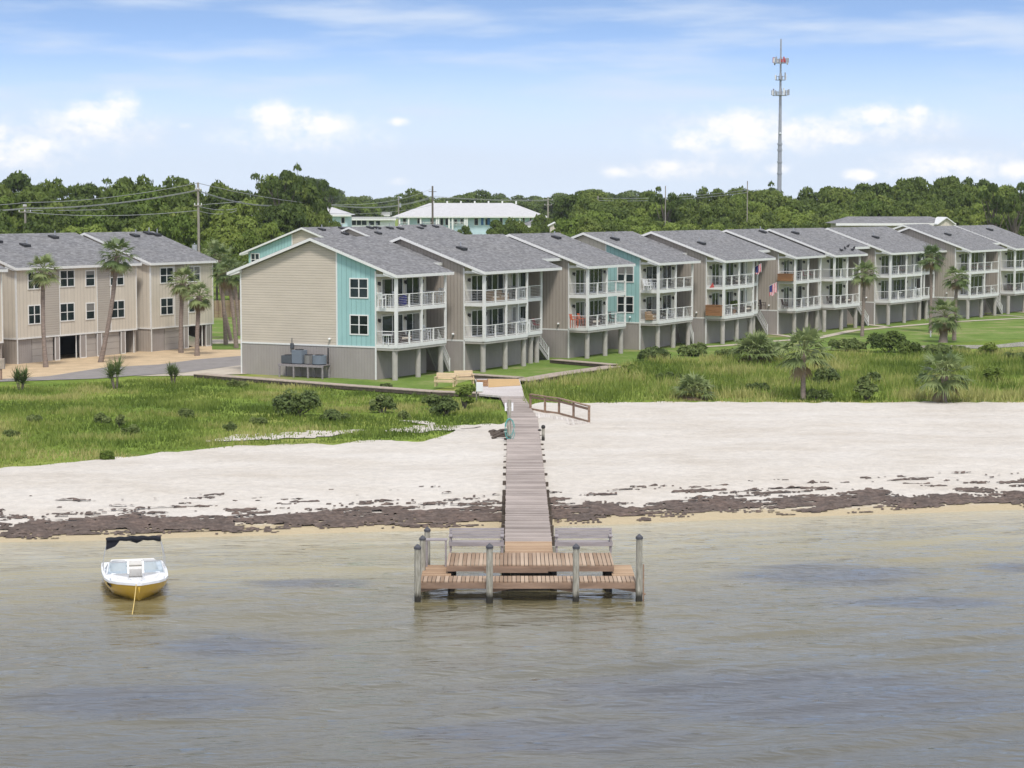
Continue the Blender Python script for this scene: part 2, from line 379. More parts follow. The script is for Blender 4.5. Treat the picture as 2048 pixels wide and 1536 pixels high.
def watermat():
    m, nt, bs = newmat('water')
    x, y = geo(nt, 0), geo(nt, 1)
    d = math_(nt, 'SUBTRACT', math_(nt, 'SUBTRACT', y, math_(nt, 'MULTIPLY', x, .205)), 89.7)
    n0 = tex(nt, 'ShaderNodeTexNoise', .10, 4, .6, sc=(.5, 1.2, 1)); n1 = tex(nt, 'ShaderNodeTexNoise', .5, 4, .6, sc=(.35, 1.6, 1))
    dd = math_(nt, 'ADD', d, math_(nt, 'MULTIPLY', math_(nt, 'SUBTRACT', n0.outputs[0], .5), 16))
    dd = math_(nt, 'ADD', dd, math_(nt, 'MULTIPLY', math_(nt, 'SUBTRACT', n1.outputs[0], .5), 3))
    mr = N(nt, 'ShaderNodeMapRange'); mr.inputs[1].default_value = -42; mr.inputs[2].default_value = 0; nt.links.new(dd, mr.inputs[0])
    col = ramp(nt, mr.outputs[0], [(.05, (.075, .067, .040)), (.35, (.105, .093, .053)), (.62, (.165, .140, .070)), (.84, (.275, .235, .12)), (.99, (.42, .37, .24))])
    # seagrass beds under the surface
    def bed(cx, cy, rx, ry):
        a = math_(nt, 'DIVIDE', math_(nt, 'SUBTRACT', x, cx), rx); b = math_(nt, 'DIVIDE', math_(nt, 'SUBTRACT', y, cy), ry)
        q = math_(nt, 'ADD', math_(nt, 'MULTIPLY', a, a), math_(nt, 'MULTIPLY', b, b))
        q = math_(nt, 'ADD', q, math_(nt, 'MULTIPLY', math_(nt, 'SUBTRACT', n1.outputs[0], .5), 2.6))
        r = N(nt, 'ShaderNodeMapRange', interpolation_type='SMOOTHSTEP'); r.inputs[1].default_value = 1.7; r.inputs[2].default_value = .1; nt.links.new(q, r.inputs[0]); return r.outputs[0]
    for (px, py, rx, ry) in ((1640, 1150, 3.7, 2.5), (1850, 1205, 3.0, 1.1), (2030, 1135, 1.6, .9), (480, 1290, 2.6, 1.7), (620, 1168, 2.3, 1.2), (1560, 1390, 7, 3.4), (1100, 1470, 4, 1.8), (300, 1400, 4, 2.2)):
        g = G(px, py, 0); col = mixc(nt, math_(nt, 'MULTIPLY', bed(g.x, g.y, rx, ry), .8), col, (.05, .05, .055))
    nt.links.new(col, bs.inputs['Base Color']); bs.inputs['Roughness'].default_value = .05; bs.inputs['IOR'].default_value = 1.9; bs.inputs['Specular IOR Level'].default_value = .5
    w1 = tex(nt, 'ShaderNodeTexNoise', 1.35, 2, .5, sc=(.45, 1.3, 1), rot=(0, 0, R(-17)))
    w2 = tex(nt, 'ShaderNodeTexNoise', 3.9, 5, .68, sc=(.5, 1.3, 1), rot=(0, 0, R(-26)))
    rd = math_(nt, 'SUBTRACT', 1, math_(nt, 'ABSOLUTE', math_(nt, 'SUBTRACT', math_(nt, 'MULTIPLY', w1.outputs[0], 2), 1)))
    hh = math_(nt, 'ADD', math_(nt, 'MULTIPLY', rd, .9), math_(nt, 'MULTIPLY', w2.outputs[0], .3))
    bump(nt, bs, hh, .085, .9); return m
M['grass'] = grass_ground(); M['sand'] = sandmat(); M['water'] = watermat()
M['lot'] = simple('lot_sand', (.50, .375, .235), .95, var=.16, scale=.7, bmp=.03)
M['road'] = simple('asphalt', (.235, .215, .20), .95, var=.14, scale=1.1, bmp=.01)
M['concrete'] = simple('concrete', (.46, .40, .32), .9, var=.12, scale=1.2)
M['lawn'] = None
def lawnmat():
    m, nt, bs = newmat('lawn'); a = tex(nt, 'ShaderNodeTexNoise', .3, 5, .6); b = tex(nt, 'ShaderNodeTexNoise', 3, 5, .7)
    col = ramp(nt, a.outputs[0], [(.32, (.11, .175, .035)), (.52, (.15, .215, .05)), (.68, (.27, .25, .12))])
    col = mixc(nt, .5, col, ramp(nt, b.outputs[0], [(.3, .7), (.7, 1.3)]), 'MULTIPLY')
    nt.links.new(col, bs.inputs['Base Color']); bs.inputs['Roughness'].default_value = .95; bs.inputs['Specular IOR Level'].default_value = .05
    bump(nt, bs, b.outputs[0], .05, .5); return m
M['lawn'] = lawnmat()
# ---- ground sheet
xs = np.array([-4500,-2000,-900,-400,-200,-120]+list(np.arange(-80, 101, 2.0))+[130,200,400,900,2000,4500.])
ys = np.array([-60, 0, 40]+list(np.arange(60, 320, 2.0))+[360,450,600,900,1500,2500,5000,8000.])
def grid(xs, ys, zf, name, m, dz=0):
    XX, YY = np.meshgrid(xs, ys); ZZ = zf(XX, YY)+dz; n, k = XX.shape
    i = np.arange(n*k).reshape(n, k); f = np.stack([i[:-1,:-1], i[:-1,1:], i[1:,1:], i[1:,:-1]], -1).reshape(-1, 4)
    return npmesh(name, np.stack([XX, YY, ZZ], -1), f, m, smooth=True)
tag(grid(xs, ys, ghgt, 'ground', M['grass']), kind='structure')
# ---- beach: a strip from under the water up to the ragged edge of the grass
bx = np.arange(-75, 95, .3)
by0 = shore(bx)-7
vn = np.array([mn.fractal(Vector((x/2.2, 3.1, 0)), .8, 2, 5) for x in bx])
by1 = veg(bx) + vn*1.3
rows = 110; T = np.linspace(0, 1, rows)[:, None]
BX = np.repeat(bx[None], rows, 0); BY = by0*(1-T)+by1*T
und = np.array([[fbm(x, y, 5) for x, y in zip(r1, r2)] for r1, r2 in zip(BX[:, ::3], BY[:, ::3])])
und = np.repeat(und, 3, 1)[:, :BX.shape[1]]
dd_ = np.clip((BY-shore(BX))/9, 0, 1)*np.clip((by1-BY)/3, 0, 1)
BZ = hgt(BX, BY) + .035 + und*.10*dd_
i = np.arange(BX.size).reshape(BX.shape); f = np.stack([i[:-1,:-1], i[:-1,1:], i[1:,1:], i[1:,:-1]], -1).reshape(-1, 4)
tag(npmesh('beach', np.stack([BX, BY, BZ], -1), f, M['sand'], smooth=True), kind='structure')
def ribbon(name, pts, w, m, z=GZ+.03, wob=0, kind='structure', seg=1.0):
    P = [Vector((p[0], p[1])) for p in pts]; Q = []
    for a, b in zip(P[:-1], P[1:]):
        n = max(1, int((b-a).length/seg)); Q += [a.lerp(b, k/n) for k in range(n)]
    Q.append(P[-1]); vs = []
    for k, q in enumerate(Q):
        d = (Q[min(k+1, len(Q)-1)]-Q[max(k-1, 0)]).normalized(); nn = Vector((-d.y, d.x))
        ww = w/2 if not callable(w) else w(k/(len(Q)-1))/2
        e1 = ww*(1+wob*mn.fractal(Vector((q.x/1.1, q.y/1.1, 1)), .8, 2, 4)); e2 = ww*(1+wob*mn.fractal(Vector((q.x/1.1, q.y/1.1, 9)), .8, 2, 4))
        a = q+nn*e1; b = q-nn*e2; vs += [(a.x, a.y, z), (b.x, b.y, z)]
    f = [(2*k, 2*k+1, 2*k+3, 2*k+2) for k in range(len(Q)-1)]
    o = npmesh(name, vs, f, m); return tag(o, kind=kind)
def sheet(name, pix, m, z, kind='structure'):
    b = MB(); P = [G(a, c, z) for a, c in pix]; b.add(P, [tuple(range(len(P)))]); return tag(b.build(name, m), kind=kind)
for pts, w in (([(405,884),(520,875),(640,869),(725,861)], 2.3), ([(770,864),(850,859),(905,855),(960,853)], 2.6), ([(800,842),(850,846),(870,852)], .8)):
    ribbon('bare_sand', [G(*p) for p in pts], lambda t, w=w: w*(.25+math.sin(PI*t)), M['sand'], GZ+.05, .8, seg=.3)
sheet('sand_lot', [(-200,778),(-200,660),(486,660),(486,716),(317,733),(207,739),(98,756),(0,762)], M['lot'], GZ+.02)
sheet('lawn', [(424,600),(560,600),(560,699),(424,699)], M['lawn'], GZ+.032)
sheet('footpath', [(424,679),(560,679),(560,687),(424,687)], M['concrete'], GZ+.045)
sheet('road', [(-200,783),(-200,770),(0,758),(98,752),(207,735),(317,729),(400,718),(478,712),(640,702),(640,718),(478,731),(366,745),(268,751),(195,757),(0,763)], M['road'], GZ+.04)
sheet('driveway', [(268,752),(366,745.5),(478,731),(640,718),(640,735),(485,748),(400,751)], M['concrete'], GZ+.04)
sheet('lawn', [(440,756),(600,748),(700,720),(950,690),(1240,690),(1240,728),(1040,757),(940,760),(860,782)], M['lawn'], GZ+.015)
sheet('lawn', [(1120,718),(1240,690),(2100,560),(2300,560),(2300,676),(2048,678),(1960,683),(1840,690),(1700,700),(1600,700),(1420,712),(1240,728)], M['lawn'], GZ+.014)
for pts, w in (([(1395,695),(1450,692),(1536,684),(1634,677),(1705,662),(1780,655),(1910,644),(2048,637),(2300,622)], 1.1),
               ([(1729,649),(1780,655)], 1.0), ([(1536,668),(1600,676)], 1.0), ([(1965,617),(2010,622),(2150,634)], .9), ([(1965,629),(2048,634)], .9)):
    ribbon('footpath', [G(*p) for p in pts], w, M['concrete'], GZ+.05)
sheet('creek', [(1800,692),(1900,690),(1990,690),(2040,684),(2300,676),(2300,690),(2040,693),(1960,697),(1850,696)], M['water'], GZ+.04)
# ---- water with real swell
wx = np.arange(-42, 42.01, .22); wy = np.arange(46, 98, .16)
XX, YY = np.meshgrid(wx, wy); ZZ = np.zeros_like(XX)
wr = np.random.default_rng(3)
warp = np.sin(XX*.11+1)*.8 + np.sin(XX*.05+YY*.07)*1.3
for k in range(26):
    lam = wr.uniform(1.2, 4.6) if k < 16 else wr.uniform(.75, 1.3); th = R(90+17+wr.uniform(-15, 15)); ph = wr.uniform(0, 6.28); am = .0088*lam**.6
    q = 2*PI/lam*(math.cos(th)*XX + math.sin(th)*(YY+warp)) + ph
    env = .5+.5*np.sin(XX*wr.uniform(.05, .2)+YY*wr.uniform(.05, .2)+ph*2)
    ZZ += am*env*(np.sin(q)+.25*np.sin(2*q))
fade = np.clip((shore(XX)+2-YY)/10, .15, 1); ZZ *= fade
edge = np.clip(np.minimum.reduce([XX+42, 42-XX, YY-46, 97.9-YY])/2, 0, 1); ZZ *= edge
n, k = XX.shape; i = np.arange(n*k).reshape(n, k); f = np.stack([i[:-1,:-1], i[:-1,1:], i[1:,1:], i[1:,:-1]], -1).reshape(-1, 4)
V_ = np.stack([XX, YY, ZZ], -1).reshape(-1, 3)
nb = len(V_); x0, x1, y0, y1 = wx[0], wx[-1], wy[0], wy[-1]
ext = np.array([(-1500,-900,0),(1500,-900,0),(1500,y0,0),(-1500,y0,0),(x0,y0,0),(x1,y0,0),(x0,y1,0),(x1,y1,0),(-1500,y1,0),(1500,y1,0)])
f2 = np.array([(nb,nb+1,nb+2,nb+5),(nb,nb+5,nb+4,nb+3),(nb+3,nb+4,nb+6,nb+8),(nb+5,nb+2,nb+9,nb+7)])
tag(npmesh('sea', np.vstack([V_, ext]), np.vstack([f, f2]), M['water'], smooth=True), kind='structure')
# ---- seaweed wrack along the tide line
def wrack():
    xs = np.arange(-34, 36, .11); ds = np.arange(.05, 7.6, .10); nx, nd = len(xs), len(ds)
    vs = np.zeros((nd, nx, 3)); keep = np.zeros((nd, nx)); tint = np.zeros((nd, nx)); sh = shore(xs)
    for a in range(nd):
        for b in range(nx):
            x, d = xs[b], ds[a]; y = sh[b]+d
            big = fbm(x, d*3, 6, 2, 5); fine = fbm(x*.55, d*3.6, 1.4, 7, 6); fr = fbm(x, d*1.8, .35, 4, 3); fine += fr*.3
            c0 = 1.6+big*.5
            den = 1.15-abs(d-c0)/1.45 + fine*.75
            if d > c0: den = max(den, .52-(d-c0)*.17 + fine*1.1 + big*.3)
            if d < c0: den = max(den, .12 + fbm(x, d*5, 2.2, 11, 4)*.9 - .25*(c0-d)*.6)
            den *= 1 if d < 6.2 else max(0, 1-(d-6.2)*.8)
            den -= max(0, fbm(x*.5, d*4.0, .8, 21, 4)-.05)*1.5; keep[a, b] = den; hz_ = max(0, min(den, 1))*.08*(1+.9*fr)
            vs[a, b] = (x, y, float(hgt(x, y))+.045+hz_); tint[a, b] = .5+.5*fr
    i = np.arange(nx*nd).reshape(nd, nx); f = np.stack([i[:-1,:-1], i[:-1,1:], i[1:,1:], i[1:,:-1]], -1).reshape(-1, 4)
    k = keep.ravel(); kf = k[f].mean(1); f = f[kf + np.random.default_rng(2).uniform(-.16, .16, len(kf)) > .36]
    m, nt, bs = newmat('seaweed'); n = tex(nt, 'ShaderNodeTexNoise', 5, 6, .75, sc=(.6, 1, 1)); n2 = tex(nt, 'ShaderNodeTexNoise', .7, 4, .6)
    col = ramp(nt, n.outputs[0], [(.3, (.042, .030, .024)), (.5, (.105, .078, .062)), (.72, (.21, .16, .13))])
    col = mixc(nt, .6, col, ramp(nt, n2.outputs[0], [(.3, (.75,.78,.8)), (.7, (1.25,1.1,1.05))]), 'MULTIPLY')
    nt.links.new(col, bs.inputs['Base Color']); bs.inputs['Roughness'].default_value = .85; bump(nt, bs, n.outputs[0], .08, .9)
    tag(npmesh('seaweed', vs, f, m, smooth=True), 'dark brown seaweed washed up in a ragged band along the tide line', 'seaweed', kind='stuff')
wrack()
# ================================================================ TOWNHOUSES
M['galv'] = simple('galvanised', (.36,.37,.40), .5, .2)
TH = 62
wrnd = random.Random(12); M['blind'] = simple('blind', (.20,.195,.18), .6, var=.2, scale=8)
SL = .353                                    # roof pitch
def window(parent, x, w, z0, z1, face='x', off=0, cols=2):
    """double window with white frame standing proud of the wall; face 'x': wall faces -y at y=off; face 'y': wall faces -x at x=off"""
    b = MB(); t = .09; d = .05
    def bx(a0, a1, c0, c1, d0, d1):
        if face == 'x': b.box(a0, a1, off-d1, off-d0, c0, c1)
        else: b.box(off-d1, off-d0, a0, a1, c0, c1)
    bx(x, x+t, z0, z1, 0, d); bx(x+w-t, x+w, z0, z1, 0, d); bx(x+t, x+w-t, z0, z0+t, 0, d); bx(x+t, x+w-t, z1-t, z1, 0, d)
    zm = (z0+z1)/2; bx(x+t, x+w-t, zm-.03, zm+.03, .002, d-.01)
    for k in range(1, cols): xm = x+w*k/cols; bx(xm-.045, xm+.045, z0+t, z1-t, .001, d-.005)
    o = b.build('window', M['trim'], parent)
    b = MB()
    if face == 'x': b.box(x+.03, x+w-.03, off-.02, off-.004, z0+.03, z1-.03)
    else: b.box(off-.02, off-.004, x+.03, x+w-.03, z0+.03, z1-.03)
    b.build('pane', M['glass'], o)
    if wrnd.random() < .4:
        b = MB(); zt = z1-.09; zl = z1-(z1-z0)*wrnd.choice((.3,.45,.5))
        if face == 'x': b.box(x+.1, x+w-.1, off-.0235, off-.0205, zl, zt)
        else: b.box(off-.0235, off-.0205, x+.1, x+w-.1, zl, zt)
        b.build('blind', M['blind'], o)
    return o
def sliding_door(parent, x, w, z, off=0, panels=2, h=2.08):
    b = MB(); t = .07
    b.box(x, x+t, off-.06, off, z, z+h); b.box(x+w-t, x+w, off-.06, off, z, z+h); b.box(x+t, x+w-t, off-.06, off, z+h-t, z+h); b.box(x+t, x+w-t, off-.06, off, z, z+.08)
    for k in range(1, panels): xm = x+w*k/panels; b.box(xm-.04, xm+.04, off-.055, off-.003, z+.08, z+h-t)
    o = b.build('sliding_door', M['trim'], parent)
    b = MB(); b.box(x+.03, x+w-.03, off-.025, off-.004, z+.04, z+h-.03); b.build('pane', M['glass'], o)
    if wrnd.random() < .55:
        c = w/panels*wrnd.uniform(.25, .8); x_ = x+.06 if wrnd.random() < .5 else x+w-.06-c; b = MB(); b.box(x_, x_+c, off-.029, off-.0255, z+.1, z+h-.08); b.build('curtain', M['blind'], o)
    return o
def wall_lamp(parent, x, z, off=0):
    b = MB(); b.box(x-.05, x+.05, off-.05, off, z-.1, z+.12); b.bar((x, off-.04, z+.1), (x, off-.16, z+.12), .03); b.cyl((x, off-.16, z-.16), (x, off-.16, z+.08), .06, .09, 8); b.cyl((x, off-.16, z+.08), (x, off-.16, z+.14), .1, .02, 8)
    return b.build('wall_lamp', M['lamp_black'], parent)
def roof(parent, x0, x1, yf, yr, yb, zr, th=.18, name='roof', vents=(), zb=None):
    """gable roof: ridge along x at y=yr, eaves at yf and yb"""
    zf = zr-(yr-yf)*SL; zb = zr-(yb-yr)*SL
    b = MB(); e = .06
    b.prism([(x0+.03, yf+.02, zf), (x0+.03, yr, zr), (x0+.03, yb-.02, zb), (x0+.03, yb-.02, zb-.05), (x0+.03, yr, zr-.06), (x0+.03, yf+.02, zf-.05)], (x1-x0-.06, 0, 0))
    o = b.build(name, M['shingle'], parent)
    # cream rake boards and fascia
    b = MB()
    for x in (x0, x1-.05):
        b.prism([(x, yf, zf-.05-th), (x, yf, zf-.02), (x, yr, zr-.02), (x, yb, zb-.02), (x, yb, zb-.05-th), (x, yr, zr-.05-th)], (.05, 0, 0))
    b.box(x0+.05, x1-.05, yf-.02, yf+.03, zf-.24, zf-.025); b.box(x0+.05, x1-.05, yb-.03, yb+.02, zb-.24, zb-.025)
    for (ya, za, sg) in ((yf, zf, 1), (yb, zb, -1)):      # boxed eave returns
        for xa in (x0+.051, x1-.38): b.prism([(xa, ya+sg*.04, za-.245), (xa, ya+sg*.04, za-.21), (xa, ya+sg*1.15, za+1.15*SL-.215), (xa, ya+sg*1.15, za-.02), (xa, ya+sg*.35, za-.245)], (.33, 0, 0))
    b.build('fascia', M['trim'], o)
    b = MB()
    b.prism([(x0+.05, yf+.03, zf-.07), (x0+.05, yr, zr-.08), (x0+.05, yb-.03, zb-.07), (x0+.05, yb-.03, zb-.20), (x0+.05, yr, zr-.17), (x0+.05, yf+.03, zf-.20)], (x1-x0-.1, 0, 0))
    b.build('soffit', M['soffit'], o)
    for (vx, vy) in vents:
        z = zr-abs(yr-vy)*SL; b = MB()
        b.prism([(vx, vy-.35, z-.3*SL+.02), (vx, vy-.35, z+.10), (vx, vy+.3, z+.3*SL+.14), (vx, vy+.3, z+.3*SL)], (.75, 0, 0)); b.build('roof_vent', M['vent'], o)
        b = MB(); px_ = vx+1.3; pz = zr-abs(yr-(vy+.6))*SL; b.cyl((px_, vy+.6, pz-.1), (px_, vy+.6, pz+.38), .05, n=8); b.build('vent_pipe', M['galv'], o)
    return o
def railing(parent, p, q, z, posts=1):
    b = MB(); p = Vector((*p, z)); q = Vector((*q, z))
    b.bar(p+Vector((0,0,.98)), q+Vector((0,0,.98)), .09, .05); b.bar(p+Vector((0,0,.1)), q+Vector((0,0,.1)), .05, .05)
    for k in range(1, posts+1):
        c = p.lerp(q, k/(posts+1)); b.bar(c+Vector((0,0,.02)), c+Vector((0,0,.96)), .11, .11)
    for k in range(6):                       # steel cables
        zz = .22+k*.125; b.bar(p+Vector((0,0,zz)), q+Vector((0,0,zz)), .012, .012)
    return b.build('railing', M['trim'], parent)
D1, D2, EV, RZ, BT = 2.63, 5.35, 7.62, 10.45, 2.36     # deck tops, beam under eave, ridge, top of the ground-floor wall (all above the lawn)
RY = 5.5
def roofz(y): return RZ-abs(y-RY)*SL-.24
def wallpoly(b, x, y0, y1, z0, t=.12, top=None):        # gable wall lying in a plane x=const between y0 and y1, following the roof
    P = [(x, y0, z0), (x, y0, min(roofz(y0), top or 99))]
    if y0 < RY < y1: P.append((x, RY, min(roofz(RY), top or 99)))
    P += [(x, y1, min(roofz(y1), top or 99)), (x, y1, z0)]
    b.prism(P, (t, 0, 0))
def townhouse(label, cpx, bays, body_end, eave_px, nxt=None, pillars=(), doors=(), style='taupe', th=TH, ext=False, stairs=True, vents=((.4, .55),), set2=.9):
    C = G(*cpx); u, v = axes(th)
    e = empty('townhouse', C, R(th), label, 'townhouse', 'grey-roofed townhouses in the waterside row')
    def sx(px, t=0, z=5): P = (C[0]+v[0]*t, C[1]+v[1]*t); return along(P, u, px, z)
    dep = 1.8; L = [sx(p, -dep) for p in bays]; Le = sx(body_end, 0); xe = sx(eave_px, -2)
    back = 12.1; s = 0
    sn = None
    if nxt:                                    # distance to the plane of the next unit's wall
        Cn = G(*nxt); s_, t_ = (Cn[0]-C[0])*u[0]+(Cn[1]-C[1])*u[1], 0; sn = s_
    xb = sn-.02 if (ext and sn) else xe-.5      # where the back body ends
    full = max(Le, L[-1]) if not ext else xb
    # --- side wall facing the viewer
    wm = {'taupe': 'taupe_panel', 'gable': 'beige_lap', 'teal': 'beige_panel'}[style]
    if style == 'taupe':
        b = MB(); wallpoly(b, 0, 0, back, BT+.12); b.build('side_wall', M[wm], e)
    else:
        yt = 3.4
        b = MB(); wallpoly(b, 0, yt, back, BT+.12); b.build('side_wall', M[wm], e)
        b = MB(); wallpoly(b, -.004, 0, yt, BT+.12); b.build('accent_wall', M['teal_panel'], e)
        b = MB(); b.box(-.03, .02, yt-.06, yt+.06, BT+.12, roofz(yt)-.02); b.build('corner_trim', M['trim'], e)
        for z0, z1 in ((6.0, 7.5), (3.28, 4.8)): window(e, .62, 1.65, z0, z1, 'y', -.004)
    b = MB(); b.box(0, .12, .1, back, 0, BT); b.box(0, Le, 0, .1, 0, BT+.2)
    b.build('base_wall', M['base_panel'], e)
    b = MB()
    if style != 'taupe': b.box(-.04, .1, -.03, back+.02, BT, BT+.12)
    else: b.box(-.012, .1, .02, back, BT, BT+.12)
    b.box(-.045, .0, -.045, .07, 0, BT-.002); b.box(-.04, .0, -.04, .07, BT+.122, roofz(0)-.25)
    if style != 'taupe': b.box(-.04, .0, back-.08, back+.03, 0, BT-.002); b.box(-.04, .0, back-.08, back+.03, BT+.122, roofz(back)-.02)
    b.build('corner_trim', M['trim'], e)
    # --- front wall behind the balconies, back wall, far wall
    b = MB(); b.box(.12, Le, 0, .12, BT+.2, roofz(0)-.03); b.build('front_wall', M['inner'], e)
    b = MB(); b.box(.12, full, back-.12, back, 0, roofz(back)-.02); wallpoly(b, full-.12, .12 if not ext else 3.0, back-.12, 0)
    if ext: b.box(Le, full-.12, 3.0, 3.12, 0, roofz(3.05)-.02); b.box(Le-.12, Le, .12, 3.0, 0, roofz(.12)-.02)
    elif Le < full-.5: b.box(Le, full-.12, .02, .12, 0, roofz(.05)-.03)
    b.build('back_wall', M['taupe_panel'], e)
    # --- ceiling soffit over the balcony and its side gable piece
    # --- decks
    segs = [(0, L[0], 0)] + ([(L[0], L[1], set2)] if len(L) > 1 else [])
    for (a, c, sb) in segs:
        y0 = -dep+sb
        yb_ = -.02 if not (ext and c > Le+.3) else 2.98
        for zt in (D1, D2):
            b = MB()
            b.box(a+.02, c-.02, y0+.06, -.004, zt-.13, zt)
            if ext and c > Le+.3: b.box(max(a+.02, Le+.02), c-.02, .0, 2.98, zt-.13, zt)
            b.build('deck', M['deckfloor'], e)
            b = MB(); b.box(a, c, y0, y0+.055, zt-.26, zt+.02); b.box(a, a+.05, y0+.06, -.006, zt-.26, zt+.02); b.box(c-.05, c, y0+.06, -.006, zt-.26, zt+.02)
            b.build('deck_fascia', M['trim'], e)
        b = MB(); b.box(a+.03, c-.03, y0+.03, y0+.25, D1-.44, D1-.265); b.box(a+.03, a+.25, y0+.26, -.01, D1-.44, D1-.265); b.box(c-.25, c-.03, y0+.26, -.01, D1-.44, D1-.265)
        b.build('deck_beam', M['beam'], e)
        # posts and railings
        w = c-a; npn = [0, .5, 1] if w > 5 else [0, 1]
        for k in npn:
            x = a+.07+(w-.14)*k; b = MB(); wpost = .2 if k == 0 else .14
            b.box(x-wpost/2, x+wpost/2, y0-.012, y0+wpost, D1-.22, EV+.02); b.build('post', M['trim'], e)
        for zt in (D1, D2):
            for k in range(len(npn)-1): railing(e, (a+.12+(w-.24)*npn[k], y0+.08), (a+.12+(w-.24)*npn[k+1], y0+.08), zt)
            railing(e, (a+.07, y0+.2), (a+.07, -.05), zt, 0)
            if c == L[-1] and (not ext): railing(e, (c-.08, y0+.2), (c-.08, -.05), zt, 0)
        b = MB(); b.box(a+.02, c-.02, y0+.02, y0+.16, EV, EV+.2); b.box(a+.02, a+.16, y0+.17, -.02, EV, EV+.2); b.build('header', M['trim'], e)
    # --- pillars
    for px in pillars:
        sb = 0
        x = sx(px, -1.45, 1.5)
        if len(L) > 1 and x > L[0]+.1: sb = set2; x = sx(px, -1.45+set2, 1.5)
        x = min(x, L[-1]-.32); b = MB(); b.cyl((x, -1.45+sb, -.2), (x, -1.45+sb, D1-.442), .21, n=16); b.build('pillar', M['pillar'], e, True)
    # --- doors and lamps
    for k, (p0, p1, n) in enumerate(doors):
        a, c = sx(p0, 0), sx(p1, 0)
        for z in (D1, D2): sliding_door(e, a, c-a, z+.02, 0, n)
    lam = [max(.3, sx(doors[0][0])-.45)] + [sx(d[1])+.3 for d in doors if sx(d[1])+.4 < Le] if doors else []
    for x in lam[:3]:
        for z in (D1, D2): wall_lamp(e, x, z+1.75, 0)
    # --- roof
    vs = [(xe*a, RY-2.2*b_-.6) for a, b_ in vents]
    roof(e, -.4, xe, -2.0, RY, 13.1, RZ, vents=vs)
    if ext and xb > xe+.3:
        ro = MB(); y0 = -.1; ro.prism([(xe, y0, RZ-(RY-y0)*SL-.02), (xe, RY, RZ-.02), (xe, 13.08, RZ-(13.08-RY)*SL-.02), (xe, 13.08, RZ-(13.08-RY)*SL-.2), (xe, RY, RZ-.2), (xe, y0, RZ-(RY-y0)*SL-.2)], (xb-xe, 0, 0))
        ro = ro.build('roof', M['shingle'], e); b = MB(); b.box(xe, xb, y0-.05, y0, RZ-(RY-y0)*SL-.26, RZ-(RY-y0)*SL-.02); b.build('fascia', M['trim'], ro)
    if style == 'taupe' or True:   # white-roofed flood light on the side wall
        b = MB(); b.ball((-.12, 4.0 if style == 'gable' else .95, BT+.55), (.16, .09, .09)); b.cyl((0, 4.0 if style == 'gable' else .95, BT+.5), (-.1, 4.0 if style == 'gable' else .95, BT+.52), .04); b.build('floodlight', M['white_plastic'], e)
    # --- stairs down from the recess
    if ext and stairs:
        xs0 = Le+.1 if len(L) == 1 else max(Le, L[0])+.3
        run = 3.3; n = 12; st = MB(); y0, y1 = -.95+set2*(len(L) > 1), .15+set2*(len(L) > 1)
        x1 = min(xs0+run, (sn or 99)-.4); run = x1-xs0
        for k in range(n):
            x = xs0+run*k/n; z = (D1-.15)*(1-(k+1)/n)+.02; st.box(x, x+run/n+.05, y0+.06, y1-.06, z, z+.05)
            st.box(x, x+.02, y0+.06, y1-.06, z+.05, z+.2)
        st.bar((xs0, y0, D1-.3), (x1, y0, 0), .05, .28); st.bar((xs0, y1, D1-.3), (x1, y1, 0), .05, .28)
        so_ = st.build('staircase', M['stairwood'], e)
        hr = MB()
        for y in (y0, y1):
            hr.bar((xs0, y, D1+.75), (x1, y, 1.0), .07, .05); hr.bar((xs0, y, D1+.1), (x1, y, .35), .05, .05)
            for k in range(12): x = xs0+run*(k+.5)/12; zb = (D1-.3)*(1-(k+.5)/12)+.3; hr.bar((x, y, zb), (x, y, zb+.75), .035, .035)
            hr.bar((x1, y, 0), (x1, y, 1.08), .09, .09)
        hr.build('handrail', M['trim'], so_)
        b = MB()     # slatted screen at the back of the recess
        xa, xc = Le+.05, min(xb-.15, Le+2.6)
        k = xa
        while k < xc: b.box(k, k+.05, 2.9, 2.94, D1+.02, D1+1.35); k += .14
        b.box(xa, xc, 2.86, 2.9, D1+.5, D1+.58); b.box(xa, xc, 2.86, 2.9, D1+1.2, D1+1.28); b.build('slat_screen', M['beige_panel'], e)
    e['_sx'] = 0; del e['_sx']
    return e, L, Le, sx
UN = {}
cs = dict(b1=(752.5,760), b2=(929,743.7), b3=(1137.5,716.8), b4=(1280,700), b5=(1412,688), b6=(1555.8,669.6), b6b=(1636,661), b7=(1749,649.3), b8=(1909,637.7), b9=(1999.6,627))
UN['b1'] = townhouse('end townhouse nearest the pier with beige lap gable and teal corner panel', cs['b1'], [893], 852.5, 908.7, cs['b2'], (790,836,881), ((763,805,2),(811,838,2)), 'gable', ext=True, vents=())
UN['b2'] = townhouse('second townhouse from the left in the waterside row, wide with two balcony bays', cs['b2'], [1056,1104], 1056, 1124, cs['b3'], (966,1010,1047,1061,1098), ((942,965,2),(972,1006,3),(1023,1055,2)), ext=True, vents=((.28,1.1),))
UN['b3'] = townhouse('narrow townhouse just left of the teal-sided one, orange chairs on its lower balcony', cs['b3'], [1252], 1214, 1270.6, None, (1174,1210,1243), ((1150,1168,2),(1178,1204,3)), vents=((.62,.3),))
UN['b4'] = townhouse('townhouse in mid row with a teal side wall and two side windows', cs['b4'], [1386], 1353, 1401, cs['b5'], (1315,1346,1377), ((1291,1315,2),(1324,1341.5,2)), 'teal', ext=True, vents=((.2,.6),))
UN['b5'] = townhouse('townhouse with a striped red flag on its upper balcony corner', cs['b5'], [1508,1533], 1508, 1550.7, cs['b6'], (1445,1473,1500,1526), ((1422.5,1437,2),(1451,1465.6,2),(1480,1493,2)), ext=True, vents=((.25,1.3),))
